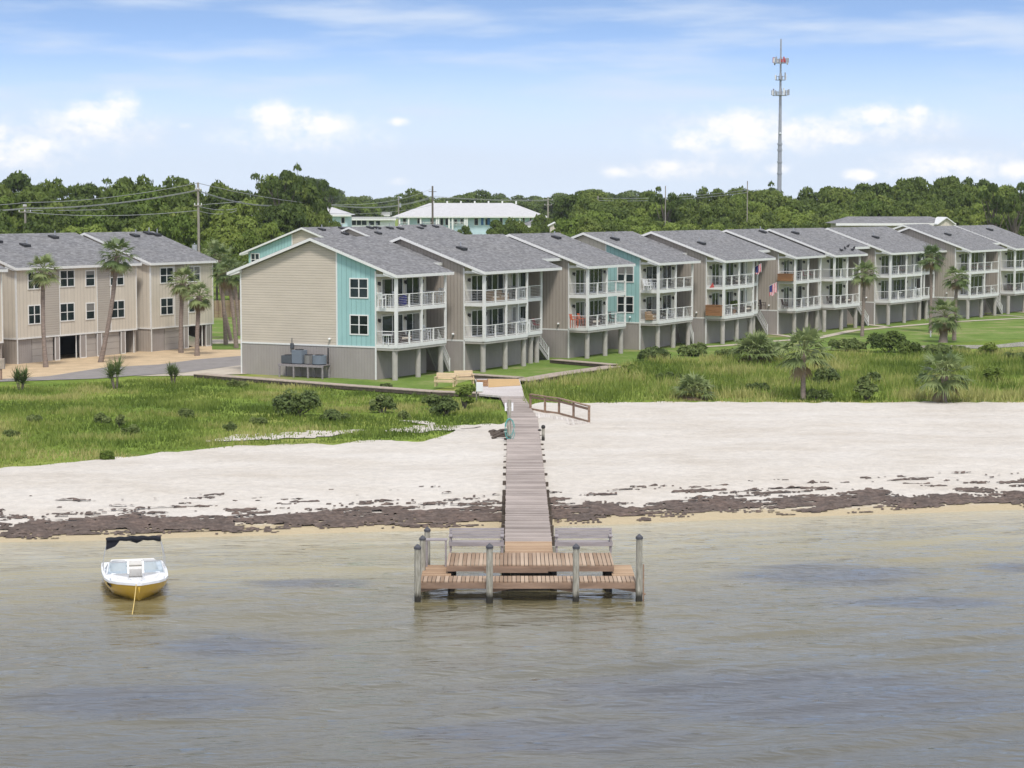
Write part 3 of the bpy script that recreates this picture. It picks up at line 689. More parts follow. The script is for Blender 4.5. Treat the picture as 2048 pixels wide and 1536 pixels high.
UN['b6'] = townhouse('townhouse with a red flag at its near corner and a wooden chest on its balcony', cs['b6'], [1642], 1640, 1659, cs['b6b'], (1588,1612,1635), ((1566,1577,2),(1583.5,1603,2),(1630,1638,2)), vents=((.7,.2),), stairs=False)
UN['b6b'] = townhouse('townhouse whose roof edge carries a few dark birds', cs['b6b'], [1720], 1695, 1734.7, cs['b7'], (1648,1682,1714), ((1657,1684,3),), ext=True, vents=((.3,.4),), th=57)
UN['b7'] = townhouse('third townhouse from the right, wide, behind the tall palm trunk on the lawn', cs['b7'], [1844,1884], 1844, 1894.6, cs['b8'], (1776,1808,1838,1852), ((1761,1776,2),(1783,1809.5,3),(1822,1842,2)), ext=True, vents=((.3,1.2),), th=57)
UN['b8'] = townhouse('second townhouse from the right end of the row', cs['b8'], [1998], 1969.5, 2013.6, cs['b9'], (1935,1962,1989), ((1920,1933.6,2),(1939,1964,3)), ext=True, vents=((.35,1.0),), th=57)
UN['b9'] = townhouse('last townhouse of the row, cut by the right edge of the photo', cs['b9'], [2085], 2075, 2100, None, (2016,2048), ((2012,2046,4),), vents=((.5,.5),), th=57)
# ---------------- the two houses on the left with garages
def left_house(label, cpx, endpx, ridge, eave_t, segs, wins, garages, dark_open, pil, yr, th=TH, vents=()):
    C = G(*cpx); u, v = axes(th)
    e = empty('townhouse', C, R(th), label, 'townhouse', 'grey-roofed townhouses behind the sand lot')
    def sx(px, z=4): return along(C, u, px, z)
    xe = sx(endpx, 8); back = 14; g = 2.0
    global RY, RZ
    sRY, RY = RY, yr
    # side wall and back walls
    b = MB(); wallpoly(b, 0, 0, back, g+.12); b.box(0, .12, .0, back, 0, g) if False else None
    b.build('side_wall', M['beige_panel'], e)
    b = MB(); b.box(.02, .12, .1, 4.2, 0, g); b.box(.12, xe, back-.1, back, 0, roofz(back)-.02); wallpoly(b, xe-.12, .12, back-.1, 0); b.build('back_wall', M['taupe_panel'], e)
    # upper front wall in strips of panel and lap siding
    k = 0
    for (p0, p1, kind) in segs:
        a, c = sx(p0, 6), sx(p1, 6); a = max(a, .12) if p0 == segs[0][0] else a
        b = MB(); y = 0 if kind != 'taupe_lap' else .03; b.box(a, c, y, y+.12, g+.12, roofz(0)-.03); b.build('front_wall', M[kind], e)
    tb = MB()
    tb.box(-.05, xe+.02, -.06, -.002, g, g+.12); tb.box(-.05, 0, -.001, back, g, g+.12)
    tb.box(-.04, .06, -.05, 0, 0, g-.002); tb.box(-.04, .06, -.05, 0, g+.122, roofz(0)-.04); tb.box(-.04, -.001, .001, .09, g+.122, roofz(0)-.04)
    for (p0, p1, kind) in segs[1:]: a = sx(p0, 6); tb.box(a-.04, a+.04, -.03, -.003, g+.122, roofz(0)-.04)
    tb.box(xe-.06, xe+.02, -.05, 0, g+.122, roofz(0)-.04); tb.build('corner_trim', M['trim'], e)
    for (p0, p1, z0, z1, cols) in wins: a, c = sx(p0, z0), sx(p1, z0); window(e, a, c-a, z0, z1, 'x', 0, cols)
    # ground floor: a dark shell behind, doors, pilasters
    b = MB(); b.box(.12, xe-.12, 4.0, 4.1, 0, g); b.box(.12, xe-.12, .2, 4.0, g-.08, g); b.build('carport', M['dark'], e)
    for (p0, p1, m) in garages:
        a, c = sx(p0, 1.2), sx(p1, 1.2); b = MB(); b.box(a, c, .12, .2, 0, g-.002)
        b.build('garage_door' if m == 'garage' else 'base_wall', M[m], e)
    for (p0, p1) in pil:
        a, c = sx(p0, 1.2), sx(p1, 1.2); b = MB(); b.box(a+.05, c-.05, -.02, .14, 0, g-.05); b.build('pilaster', M['base_panel'], e)
        b = MB(); b.box(a, a+.08, -.045, -.021, 0, g-.03); b.box(c-.08, c, -.045, -.021, 0, g-.03); b.box(a+.08, c-.08, -.045, -.021, 0, .08); b.build('corner_trim', M['trim'], e)
    for (p0, p1) in dark_open:
        a, c = sx(p0, 1.2), sx(p1, 1.2); b = MB(); b.box(a, a+.05, .1, .2, 0, g); b.box(c-.05, c, .1, .2, 0, g); b.build('door_frame', M['trim'], e)
    roof(e, -.4, xe+.4, eave_t, yr, back+.5, RZ, vents=vents)
    RY = sRY
    return e, xe, sx
LB = left_house('wide townhouse on the left behind the first two palms', (35,729), 272, None, -.35,
    [(35,88,'beige_panel'),(88,119,'taupe_lap'),(119,194,'beige_panel'),(194,221,'taupe_lap'),(221,272,'beige_panel')],
    [(55.6,81,6.0,7.45,2),(120,149.5,6.05,7.5,2),(171,190,6.0,7.4,1),(219.7,248,5.95,7.4,2),(56.6,82,3.15,4.75,2),(120,149.5,3.2,4.75,2),(172,190,3.2,4.65,1),(222,249.5,3.15,4.7,2)],
    [(37,66,'base_panel'),(67,108.6,'garage'),(172,195,'garage'),(203,241.5,'garage')], [(119.6,156),(251.7,271)], [(110,119.6),(160,172.6),(194,204),(241.7,251)], 7.0, vents=((2.0,5.8),(3.3,5.2),(5.6,4.2),(11.2,5.9)))
LC = left_house('narrower townhouse on the left with an open garage and three palms before it', (303,704), 425, None, -.35,
    [(303,349,'beige_panel'),(349,376,'taupe_lap'),(376,425,'beige_panel')],
    [(320,347,5.95,7.4,2),(375,400.5,5.95,7.4,2),(321,347,3.15,4.7,2),(377,390,3.2,4.6,1)],
    [(305,331,'base_panel'),(332,367.6,'garage')], [(377,407.6)], [(367.6,377),(411.5,421.5)], 7.0, vents=((5.0,5.9),(7.6,6.4),(8.3,6.0)))
LA = left_house('townhouse cut by the left edge of the photo, mostly outside it', (-190,756), 3, None, -.35,
    [(-190,-60,'beige_panel'),(-60,-20,'taupe_lap'),(-20,3,'beige_panel')], [(-50,-22,5.95,7.4,2),(-50,-22,3.15,4.7,2)], [(-180,-30,'garage')], [(-20,2)], [(-30,-20)], 7.0)
def box_thing(name, label, cat, m, loc, dims, rz=0, bev=.02, group=None):
    e = MB().box(-dims[0]/2, dims[0]/2, -dims[1]/2, dims[1]/2, 0, dims[2]).build(name, M[m], None, bevel=bev); e.location = loc; e.rotation_euler = (0, 0, rz); return tag(e, label, cat, group)
# ---------------- second row of houses behind
def rear_house(label, peak, eave_px_l, L, teal=False, zr=RZ, th=TH, Y=None, vents=()):
    # the peak seen at a pixel, at a known ridge height, fixes the spot
    P = G(peak[0], peak[1], zr+GZ) if Y is None else AT(peak[0], peak[1], Y); u, v = axes(th)
    o = Vector((P.x-v[0]*RY+u[0]*.4, P.y-v[1]*RY+u[1]*.4, P.z-RZ))
    e = empty('townhouse', o, R(th), label, 'townhouse', 'grey-roofed townhouses in the second row')
    back = 12.1
    b = MB(); wallpoly(b, 0, -1.2, 7.0 if teal else back, 0); b.build('side_wall', M['beige_lap'], e)
    if teal:
        b = MB(); wallpoly(b, -.004, 7.0, 12.9, 0); b.build('accent_wall', M['teal_panel'], e)
        b = MB(); b.box(-.03, .02, 6.94, 7.06, 0, roofz(7)-.03); b.build('corner_trim', M['trim'], e); window(e, 11.4, 1.2, 6.1, 7.5, 'y', -.004)
    b = MB(); b.box(.12, L, -1.2, -1.08, 0, roofz(-1.2)-.02); b.box(.12, L, back-.12, back, 0, roofz(back)-.02); wallpoly(b, L-.12, -1.0, back-.12, 0); b.build('back_wall', M['beige_panel'], e)
    roof(e, -.4, L+.5, -2.0, RY, 13.9 if teal else 13.1, RZ, vents=vents); return e
rear_house('house of the second row with a teal gable end, peeping over the end townhouse', (602.4,454.5), 472, 9, True, vents=((2,4.6),(4.6,3.2),(6.5,4.8)))
rear_house('second grey-roofed house behind the row, in front of the blue building', (697,453.7), 0, 12, vents=((3,5.0),(4.4,4.9),(2,3.3),(7,4.8),(9,4.6)))
rear_house('third grey-roofed house behind the row, nearest the long blue building', (800,449.7), 0, 9, vents=((2,4.2),(4,5.0),(6.5,4.6)))
rear_house('grey roof with a small gable showing between two roofs of the row', (1806,449), 0, 10)
# ================================================================ PIER, BOARDWALKS, BOAT
M['dock_grey'] = planks('dock_grey', (.23,.19,.165), (.52,.44,.39), .15, 1)
M['dock_warm'] = planks('dock_warm', (.25,.165,.105), (.47,.35,.25), .15, 0, tone=.55)
M['dock_warm_y'] = planks('dock_warm_y', (.32,.195,.115), (.50,.35,.22), .15, 1)
M['dock_beam'] = simple('dock_beam', (.27,.18,.125), .8, var=.25, scale=2.5, sc=(.4,1,2))
M['bench_grey'] = simple('bench_grey', (.29,.26,.26), .8, var=.2, scale=4, sc=(.3,2,2))
M['dark_wood'] = simple('dark_wood', (.09,.07,.055), .85, var=.3)
M['boardwalk'] = simple('boardwalk', (.38,.31,.25), .85, var=.2, scale=3)
def pilemat():
    m, nt, bs = newmat('piling_wood'); n = tex(nt, 'ShaderNodeTexNoise', 3, 6, .7, sc=(4,4,.6)); z = geo(nt, 2)
    col = ramp(nt, n.outputs[0], [(.3, (.15,.14,.11)), (.5, (.32,.30,.24)), (.72, (.52,.49,.42))])
    w = N(nt, 'ShaderNodeMapRange'); w.inputs[1].default_value = .42; w.inputs[2].default_value = .2; nt.links.new(math_(nt, 'ADD', z, math_(nt, 'MULTIPLY', math_(nt, 'SUBTRACT', n.outputs[0], .5), .4)), w.inputs[0])
    col = mixc(nt, w.outputs[0], col, (.025, .022, .015)); nt.links.new(col, bs.inputs['Base Color']); bs.inputs['Roughness'].default_value = .8; bump(nt, bs, n.outputs[0], .03, .8); return m
M['piling'] = pilemat(); M['cap'] = simple('cap_grey', (.075,.075,.085), .6)
M['pier_shade_wood'] = simple('pier_shade_wood', (.022,.018,.014), .5)  # under-pier wood, the shade below the decks put into its near-black colour
pier = empty('pier', (0, 76, 0), 0, 'wooden pier with two-level head reaching from the beach out over the water', 'pier')
OFF = Vector((0, -76, 0))
def deckz(y): return 1.0 + .28*min(1, max(0, (y-77)/20))
b = MB(); y = 76.55; rr = random.Random(4)
while y < 78.9: b.box(-.27, 1.53, y-76, y-76+.135, deckz(y)-.05, deckz(y)+rr.uniform(-.004,.004)); y += .15
b.build('walkway', M['dock_warm_y'], pier); b = MB()
cuts = []
while y < 124.0:
    z = deckz(y)+rr.uniform(-.006, .006); a = -.27+rr.uniform(-.02, .02); c = 1.53+rr.uniform(-.02, .02)
    b.box(a, c, y-76, y-76+.135, z-.05, z); y += .15
wk = b.build('walkway', M['dock_grey'], pier)
b = MB(); y = 124.0
while y < 137.6:
    t = (y-124)/13.5; a = -.17-.63*t; c = 1.45-.64*t; z = 1.28+rr.uniform(-.006, .006); b.box(a, c, y-76, y-76+.135, z-.05, z); y += .15
b.build('walkway', M['dock_grey'], pier)
for x in (-.2, .63, 1.46):
    b = MB(); b.bar((x, .6, .85), (x, 21, 1.13), .08, .2); b.bar((x, 21, 1.13), (x, 47.9, 1.13), .08, .2); b.build('stringer', M['dark_wood'], pier)
k = 0
for y in np.arange(78.4, 122, 2.45):
    for x in (-.34, 1.60):
        b = MB(); zt = deckz(y)+rr.uniform(-.16, -.03); b.cyl((x+rr.uniform(-.03,.03), y-76, -1), (x, y-76, zt), .1, .095, 8); b.build('piling', M['dark_wood'] if y > 80 else M['piling'], pier, True)
# upper platform: boards run front to back
def boards_x(x0, x1, y0, y1, z, w=.15, m='dock_warm'):
    b = MB(); x = math.floor(x0/w)*w
    while x < x1-.02:
        a = max(x, x0); c = min(x+w-.014, x1)
        if c-a > .02: b.box(a, c, y0-76+rr.uniform(-.02,.02), y1-76, z-.045+rr.uniform(-.004,.004), z+rr.uniform(-.004,.004))
        x += w
    return b
boards_x(-2.36, 3.68, 73.9, 76.52, 1.0).build('upper_deck', M['dock_warm'], pier)
boards_x(-3.25, 4.4, 72.32, 73.42, .68).build('lower_deck', M['dock_warm'], pier)
for x0, x1 in ((-3.25, -2.2), (3.6, 4.4)):
    b = MB(); y = 73.45
    while y < 75.7: b.box(x0, x1, y-76, y-76+.135, .635, .68); y += .15
    b.build('lower_deck', M['dock_warm_y'], pier)
b = MB()
b.box(-2.36, 3.68, -2.14, -2.09, .76, .952); b.box(-2.36, -2.31, -2.088, .5, .76, .952); b.box(3.63, 3.68, -2.088, .5, .76, .952); b.box(-2.3, 3.62, .47, .52, .76, .952)
for x in np.arange(-1.7, 3.4, .8): b.box(x, x+.05, -2.085, .46, .78, .95)
b.box(-1.0, 1.3, -2.2, -2.145, .72, .9)
b.build('deck_frame', M['dock_beam'], pier)
b = MB()
b.box(-3.25, 4.4, -3.73, -3.68, .43, .632); b.box(-3.25, 4.4, -2.6, -2.55, .43, .632)
for x in (-3.25, -2.25, 3.6, 4.35): b.box(x, x+.05, -2.54, -.32, .43, .632)
for x in np.arange(-2.4, 4.2, .8): b.box(x, x+.05, -3.675, -2.605, .45, .63)
b.box(-3.2, 4.35, -.32, -.27, .43, .632) if False else None
b.build('deck_frame', M['dock_beam'], pier)
for (x0, x1, s) in ((-3.3, -2.35, 1), (-.75, .2, 1), (1.25, 2.2, -1), (3.5, 4.4, -1)):
    b = MB(); b.bar((x0, -3.62, .34 if s > 0 else .5), (x1, -3.62, .5 if s > 0 else .34), .05, .13); b.build('brace', M['dock_beam'], pier)
for x, y, zt, r in ((-3.33,71.95,1.94,.12), (-.8,72.0,1.96,.125), (2.24,72.0,1.95,.12), (4.47,72.2,2.26,.12), (-3.27,74.6,1.83,.115), (-3.17,76.4,1.86,.115)):
    b = MB(); b.tube([(x, y-76, -1.5), (x+.01, y-76, .5), (x+.015, y-76, zt)], [r, r*.97, r*.94], 14); p = b.build('piling', M['piling'], pier, True)
    b = MB(); b.cyl((x+.015, y-76, zt-.04), (x+.015, y-76, zt+.03), r*1.1, r*1.1, 14); b.cyl((x+.015, y-76, zt+.03), (x+.015, y-76, zt+.14), r*1.1, .01, 14); b.build('piling_cap', M['cap'], p, True)
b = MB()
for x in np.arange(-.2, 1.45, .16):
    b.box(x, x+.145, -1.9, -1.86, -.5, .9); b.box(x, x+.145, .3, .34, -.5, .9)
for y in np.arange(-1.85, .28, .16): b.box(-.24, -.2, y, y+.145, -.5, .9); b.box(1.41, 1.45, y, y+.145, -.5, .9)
b.build('skirt_boards', M['pier_shade_wood'], pier)
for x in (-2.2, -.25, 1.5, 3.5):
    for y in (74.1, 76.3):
        b = MB(); b.cyl((x, y-76, -1), (x, y-76, .94), .13, n=10); b.build('piling', M['pier_shade_wood'], pier, True)
b = MB(); b.bar((4.72, -3.6, .2), (4.62, -3.6, .24), .1, .06); b.bar((4.64, -3.75, -.5), (4.64, -3.75, 1.3), .05, .05); b.build('rub_board', M['dock_beam'], pier)
def bench(label, loc, w, m, back=.85, seat=.4, d=.5, rz=0, apron=True):
    e = empty('bench', loc, rz, label, 'bench'); h = w/2; b = MB()
    for k in range(4): y = -d/2+k*d/4; b.box(-h, h, y, y+d/4-.015, seat-.04, seat)
    if apron: b.box(-h, h, -d/2-.04, -d/2-.005, seat-.14, seat+.005)
    b.build('seat', M[m], e); b = MB()
    for k in range(4):
        z = seat+.06+k*(back-seat-.06)/4; y = d/2+.02+(z-seat)*.28; dz = (back-seat-.06)/4-.015
        b.prism([(-h, y, z), (-h, y+.035, z), (-h, y+.035+dz*.28, z+dz), (-h, y+dz*.28, z+dz)], (w, 0, 0))
    b.build('backrest', M[m], e)
    for x in (-h+.03, h-.1):
        b = MB(); b.box(x, x+.07, -d/2+.01, -d/2+.08, 0, seat-.042); b.build('leg', M[m], e)
        b = MB(); b.bar((x+.035, d/2-.02, 0), (x+.035, d/2+.08+(back-seat)*.28, back-.04), .07, .07, up=(1,0,0)); b.build('leg', M[m], e)
        b = MB(); b.box(x-.03, x+.1, -d/2-.05, d/2+.02, seat+.2, seat+.235); b.box(x, x+.06, -d/2-.01, -d/2+.05, seat+.002, seat+.198); b.build('armrest', M[m], e)
    return e
bench('grey slatted bench on the pier, left of the walkway', (-1.33, 76.72, 1.0), 2.06, 'bench_grey')
bench('grey slatted bench on the pier, right of the walkway', (2.68, 76.72, 1.0), 2.15, 'bench_grey')
e = empty('cleaning_table', (-2.78, 75.5, .68), 0, 'small grey fish cleaning table on the left wing of the pier head', 'table')
b = MB(); b.box(-.4, .4, -.22, .22, .96, 1.0); b.build('tabletop', M['bench_grey'], e)
for x in (-.36, .34):
    for y in (-.18, .16): b = MB(); b.box(x-.03, x+.03, y-.03, y+.03, 0, .958); b.build('leg', M['bench_grey'], e)
# posts beside the walkway
e = empty('mooring_post', G(1018.5, 884, 1.1), 0, 'tall weathered post with a teal hose looped on it, left of the walkway', 'post')
b = MB(); b.cyl((0,0,0), (0,0,2.32), .11, .1, 12); b.build('post', M['piling'], e, True)
for x in (-.19, .17): b = MB(); b.box(x-.05, x+.05, -.04, .04, 1.7, 2.15); b.bar((x, 0, 1.9), (x*.4, 0, 1.9), .04); b.build('bracket', M['white_plastic'], e)
M['hose'] = simple('hose_teal', (.10,.36,.33), .5)
b = MB()
for j, (rx, rz_, zc) in enumerate(((.24,.55,.75), (.2,.46,.82), (.27,.6,.68))):
    b.tube([(rx*math.sin(t)+.02*j, -.13-.02*j, zc+rz_*math.cos(t)) for t in np.linspace(0, 2*PI, 25)], .018, 6, False)
b.build('hose', M['hose'], e, True)
e = empty('bollard', G(1086.5, 882, 1.1), 0, 'short dark post with a round black top, right of the walkway', 'post')
b = MB(); b.cyl((0,0,0), (0,0,.68), .09, .085, 10); b.build('post', M['piling'], e, True)
b = MB(); b.ball((0,0,.77), .12); b.build('cap', M['lamp_black'], e, True); b = MB(); b.ball((-.2,0,.6), (.1,.07,.06)); b.build('cleat', M['lamp_black'], e, True)
b = MB()
for k in range(9):
    p = G(983+rr.uniform(-4, 20), 868+rr.uniform(-6, 9), 1.2); q = p+Vector((rr.uniform(.4, 1.0), rr.uniform(-.6, .9), rr.uniform(-.05, .25)))
    b.tube([p, p.lerp(q, .5)+Vector((0,0,.06)), q], [.10, .08, .04], 6)
tag(b.build('driftwood', M['dark_wood'], None, True), 'pile of dark driftwood on the sand beside the walkway', 'driftwood')
# stepped hand rail of the sandy ramp
hr = empty('ramp_railing', G(1061, 822), 0, 'low brown wooden railing beside the sandy ramp, right of the walkway', 'railing'); o0 = G(1061, 822)
PT = [G(*p)-o0 for p in ((1061,822),(1090,827),(1118,831),(1147,839),(1178,848))]
for p in PT: b = MB(); b.cyl(p+Vector((0,0,-.1)), p+Vector((0,0,1.02)), .075, n=8); b.build('post', M['dock_beam'], hr)
b = MB()
for p, q in zip(PT[:-1], PT[1:]): b.bar(p+Vector((0,0,1.06)), q+Vector((0,0,1.06)), .2, .06); b.bar(p+Vector((0,0,.88)), q+Vector((0,0,.88)), .05, .14)
b.build('top_rail', M['dock_beam'], hr); b = MB()
for p, q in zip(PT[:-1], PT[1:]): b.bar(p+Vector((0,0,.12)), q+Vector((0,0,.12)), .05, .15)
b.build('bottom_rail', M['dock_beam'], hr)
M['sandy_planks'] = planks('sandy_planks', (.42,.37,.32), (.66,.61,.56), .15, 0, gap=.05)
# ---- boardwalk and platform (every board a box)
def boardwalk(label, pts, w, z, m, cat='boardwalk', post=True):
    e = empty('boardwalk', (pts[0].x, pts[0].y, 0), 0, label, cat); o = Vector((pts[0].x, pts[0].y, 0)); b = MB(); s = MB(); P = [Vector((p.x, p.y, 0))-o for p in pts]
    for p, q in zip(P[:-1], P[1:]):
        d = (q-p); L = d.length; d.normalize(); nn = Vector((-d.y, d.x, 0)); n = int(L/.15)
        for k in range(n):
            c = p+d*(k+.5)*L/n+Vector((0,0,z-.025+rr.uniform(-.004,.004))); b.bar(c-nn*(w/2+rr.uniform(-.02,.02)), c+nn*w/2, .135, .05)
        for sgn in (-1, 1): s.bar(p+nn*sgn*(w/2-.06)+Vector((0,0,z-.16)), q+nn*sgn*(w/2-.06)+Vector((0,0,z-.16)), .06, .2)
        k = 0
        while k < L and post:
            for sgn in (-1, 1): c = p+d*k+nn*sgn*(w/2-.12); s.box(c.x-.06, c.x+.06, c.y-.06, c.y+.06, .9, z-.27)
            k += 2.4
    b.build('boards', M[m], e); s.build('stringer', M['dark_wood'], e); return e
M['sandy_boards'] = planks('sandy_boards', (.42,.37,.34), (.62,.57,.54), .15, 1, gap=.05)
boardwalk('sandy ramp boards sinking into the beach below the brown railing', [G(1046,827,1.15), G(1165,849,1.15)], 1.5, 1.2, 'sandy_planks')
boardwalk('long weathered boardwalk in front of the end townhouse', [G(398,749,1.35), G(500,757,1.35), G(700,772,1.35), G(870,784,1.35), G(962,787,1.35)], 1.1, 1.42, 'boardwalk')
boardwalk('weathered boardwalk running right from the platform past the second townhouse', [G(1040,762,1.35), G(1120,748,1.35), G(1228,733,1.35)], 1.5, 1.4, 'boardwalk')
boardwalk('narrow walk from the boardwalk corner back to the stairs of the second townhouse', [G(1228,730,1.35), G(1108,720,1.35)], 1.0, 1.41, 'boardwalk')
boardwalk('narrow raised walk behind the platform leading to the first stairs', [G(1040,756,1.35), G(925,748,1.35)], 1.0, 1.41, 'boardwalk')
def poly_deck(label, pix, z, m):
    P = [G(a, c, z) for a, c in pix]; o = P[0]; e = empty('deck_platform', (o.x, o.y, 0), 0, label, 'platform'); b = MB(); b.prism([(p.x-o.x, p.y-o.y, z-.12) for p in P], (0,0,.12)); b.build('boards', M[m], e)
    b = MB()
    for p in P: c = p-o; b.box(c.x-.07, c.x+.07, c.y-.07, c.y+.07, .8, z-.125)
    b.build('stringer', M['dark_wood'], e); return e
poly_deck('sand-dusted grey timber platform where the walkway meets the boardwalks', [(950,757.5),(1039,757.5),(1044,775),(1048,791.5),(1000,791.5),(958,788)], 1.4, 'sandy_boards')
M['tan_mat'] = simple('tan_mat', (.50,.33,.155), .9, var=.08)
tag(MB().prism([G(a, c, 1.403) for a, c in ((976,758.6),(1037.5,758.6),(1041,771),(1015,772.5),(977,775))], (0,0,.03)).build('floor_mat', M['tan_mat']), 'tan sheet laid over the back of the timber platform', 'mat')
M['pine'] = simple('pine', (.60,.46,.29), .7, var=.12, scale=2)
bench('light pine bench facing the water at the left of the platform', G(890,773,1.3), 1.45, 'pine', .95, .45, rz=R(-14))
bench('light pine bench nearest the tan mat', G(929,768,1.3), 1.35, 'pine', .95, .45, rz=R(14))
M['crate'] = simple('crate', (.33,.19,.10), .8, var=.35, scale=3)
e = empty('planter_box', G(964,772,1.41), 0, 'low brown slatted box beside the tan mat on the platform', 'box'); b = MB()
for k in range(3): b.box(-.4, .4, -.3, .3, .02+k*.14, .02+k*.14+.12)
b.build('slats', M['crate'], e); b = MB()
for x in (-.42, .36):
    for y in (-.32, .26): b.box(x, x+.06, y, y+.06, 0, .46)
b.build('corner_post', M['crate'], e)
e = empty('utility_box', G(953,806), 0, 'white box on a thin post beside the bushy green shrub at the platform', 'box')
b = MB(); b.box(-.04, .04, -.04, .04, 0, 1.5); b.build('post', M['piling'], e); b = MB(); b.box(-.02, .42, -.14, .1, .75, 1.35); b.build('cabinet', M['white_plastic'], e, bevel=.02)
e = empty('mailbox_post', G(2.5,761), 0, 'brown wooden post with a box at the left edge by the road', 'post')
b = MB(); b.box(-.06, .06, -.06, .06, 0, 1.3); b.build('post', M['dock_beam'], e); b = MB(); b.box(-.2, .28, -.15, .15, .85, 1.62); b.build('box', M['boardwalk'], e, bevel=.02)
# ---- the motorboat
M['gel_yellow'] = simple('gel_yellow', (.68,.42,.055), .25, spec=.5, var=.05)
M['gel_white'] = simple('gel_white', (.80,.80,.80), .3, spec=.5, var=.03)
M['vinyl'] = simple('vinyl', (.70,.68,.64), .5, var=.05)
M['alu'] = simple('alu', (.62,.62,.62), .35, .6, var=.05)
def clear():
    m, nt, bs = newmat('clear_glass'); bs.inputs['Base Color'].default_value = (.35,.42,.46,1); bs.inputs['Roughness'].default_value = .05
    tr = N(nt, 'ShaderNodeBsdfTransparent'); ms = N(nt, 'ShaderNodeMixShader'); ms.inputs[0].default_value = .5; tr.inputs[0].default_value = (.8,.85,.88,1)
    nt.links.new(tr.outputs[0], ms.inputs[1]); nt.links.new(bs.outputs[0], ms.inputs[2]); nt.links.new(ms.outputs[0], nt.nodes['Material Output'].inputs[0]); return m
M['clear'] = clear()
bo = G(284, 1207, 0)
boat = empty('motorboat', (bo.x-.1, bo.y, 0), R(13), 'yellow and white open-bow motorboat with a folded black canopy', 'boat')
ST_ = [(-.22,.05,.80,.02,.55,.42),(.1,.44,.78,.10,.34,.10),(.5,.76,.75,.34,.24,-.08),(1.1,1.02,.71,.64,.15,-.2),(1.9,1.16,.68,.88,.09,-.3),(3.2,1.21,.66,.99,.06,-.3),(4.4,1.20,.65,1.0,.05,-.3),(5.5,1.14,.64,.97,.05,-.3)]
def hull():
    b = MB(); rows = []
    for (y, gb, gz, cb, cz, kz) in ST_:
        mid = (gb*.86+cb*.14, cz+(gz-cz)*.5)
        half = [(0,kz),(cb*.5,(kz+cz)/2-.01),(cb,cz),(mid[0],mid[1]),(gb*.985,gz-.07),(gb,gz-.05)]
        rows.append([(-x, y, z) for x, z in half[::-1]]+[(x, y, z) for x, z in half[1:]])
    k = len(rows[0]); vs = [p for r in rows for p in r]; fs = [(i*k+j, i*k+j+1, (i+1)*k+j+1, (i+1)*k+j) for i in range(len(rows)-1) for j in range(k-1)]
    fs.append(tuple((len(rows)-1)*k+j for j in range(k))); fs.append(tuple(j for j in range(k))[::-1]); b.add(vs, fs)
    h = b.build('hull', M['gel_yellow'], boat, True)
    # white gunwale cap and deck with the cockpit opening
    b = MB(); vs = []; 
    def inner(y, gb): return 0 if y < .55 else min(gb-.30, (y-.35)*.95) if y < 4.9 else 0
    ys = [-.26,.1,.5,.56,.8,1.1,1.5,1.9,2.6,3.2,4.0,4.6,4.89,4.91,5.5]
    def itp(y, c): return float(np.interp(y, [s[0] for s in ST_], [s[c] for s in ST_]))
    for y in ys:
        gb, gz = itp(y, 1), itp(y, 2); ib = inner(y, gb)
        vs += [(-gb-.03, y, gz-.09), (-gb-.03, y, gz), (-max(ib, .001), y, gz+.05 if ib < .1 else gz+.03), (-max(ib, .001), y, .22 if ib > 0 else gz-.02)]
        vs += [(max(ib, .001), y, .22 if ib > 0 else gz-.02), (max(ib, .001), y, gz+.05 if ib < .1 else gz+.03), (gb+.03, y, gz), (gb+.03, y, gz-.09)]
    fs = []
    for i in range(len(ys)-1):
        for j in (0, 1, 2, 4, 5, 6): fs.append((i*8+j, i*8+j+1, (i+1)*8+j+1, (i+1)*8+j))
        fs.append((i*8+3, i*8+4, (i+1)*8+4, (i+1)*8+3))
        if ys[i] < .56 or ys[i] > 4.88: fs.append((i*8+2, i*8+5, (i+1)*8+5, (i+1)*8+2))
    fs.append((7,6,5,4,3,2,1,0)); b.add(vs, fs); b.build('deck', M['gel_white'], boat)
    # consoles, seats
    for s in (-1, 1):
        b = MB(); x0, x1 = sorted((s*.26, s*.95)); b.box(x0, x1, 2.35, 2.95, .22, .74); b.build('console', M['gel_white'], boat, bevel=.05)
        b = MB(); x0, x1 = sorted((s*.28, s*.82)); b.box(x0, x1, 1.25, 2.3, .22, .45); b.build('bow_seat', M['vinyl'], boat, bevel=.04)
        b = MB(); x0, x1 = sorted((s*.3, s*.86)); b.box(x0, x1, 3.3, 3.8, .22, .55); b.box(x0, x1, 3.82, 3.98, .3, .98); b.build('seat', M['vinyl'], boat, bevel=.05)
    b = MB(); b.box(-.25, .25, .95, 1.3, .22, .40); b.build('bow_cushion', M['gel_yellow'], boat, bevel=.03)
    b = MB(); b.box(-.86, .86, 4.35, 4.85, .22, .58); b.box(-.86, .86, 4.7, 4.9, .6, .86); b.build('rear_bench', M['vinyl'], boat, bevel=.05)
    for s in (-1, 1):
        fr = [(s*.28, 2.3, .72), (s*.28, 2.62, 1.12), (s*.98, 2.78, 1.10), (s*1.08, 2.42, .70)]
        b = MB()
        for p, q in zip(fr, fr[1:]+fr[:1]): b.bar(p, q, .045)
        b.bar(fr[3], (s*1.12, 3.3, .70), .03); b.bar(fr[2], (s*1.1, 3.3, .78), .03); w = b.build('windshield', M['alu'], boat)
        b = MB(); b.add(fr, [(0,1,2,3)]); b.add([fr[3], fr[2], (s*1.1, 3.3, .78), (s*1.12, 3.3, .70)], [(0,1,2,3)]); b.build('pane', M['clear'], w, fix=False)
    zt = 1.86; b = MB()
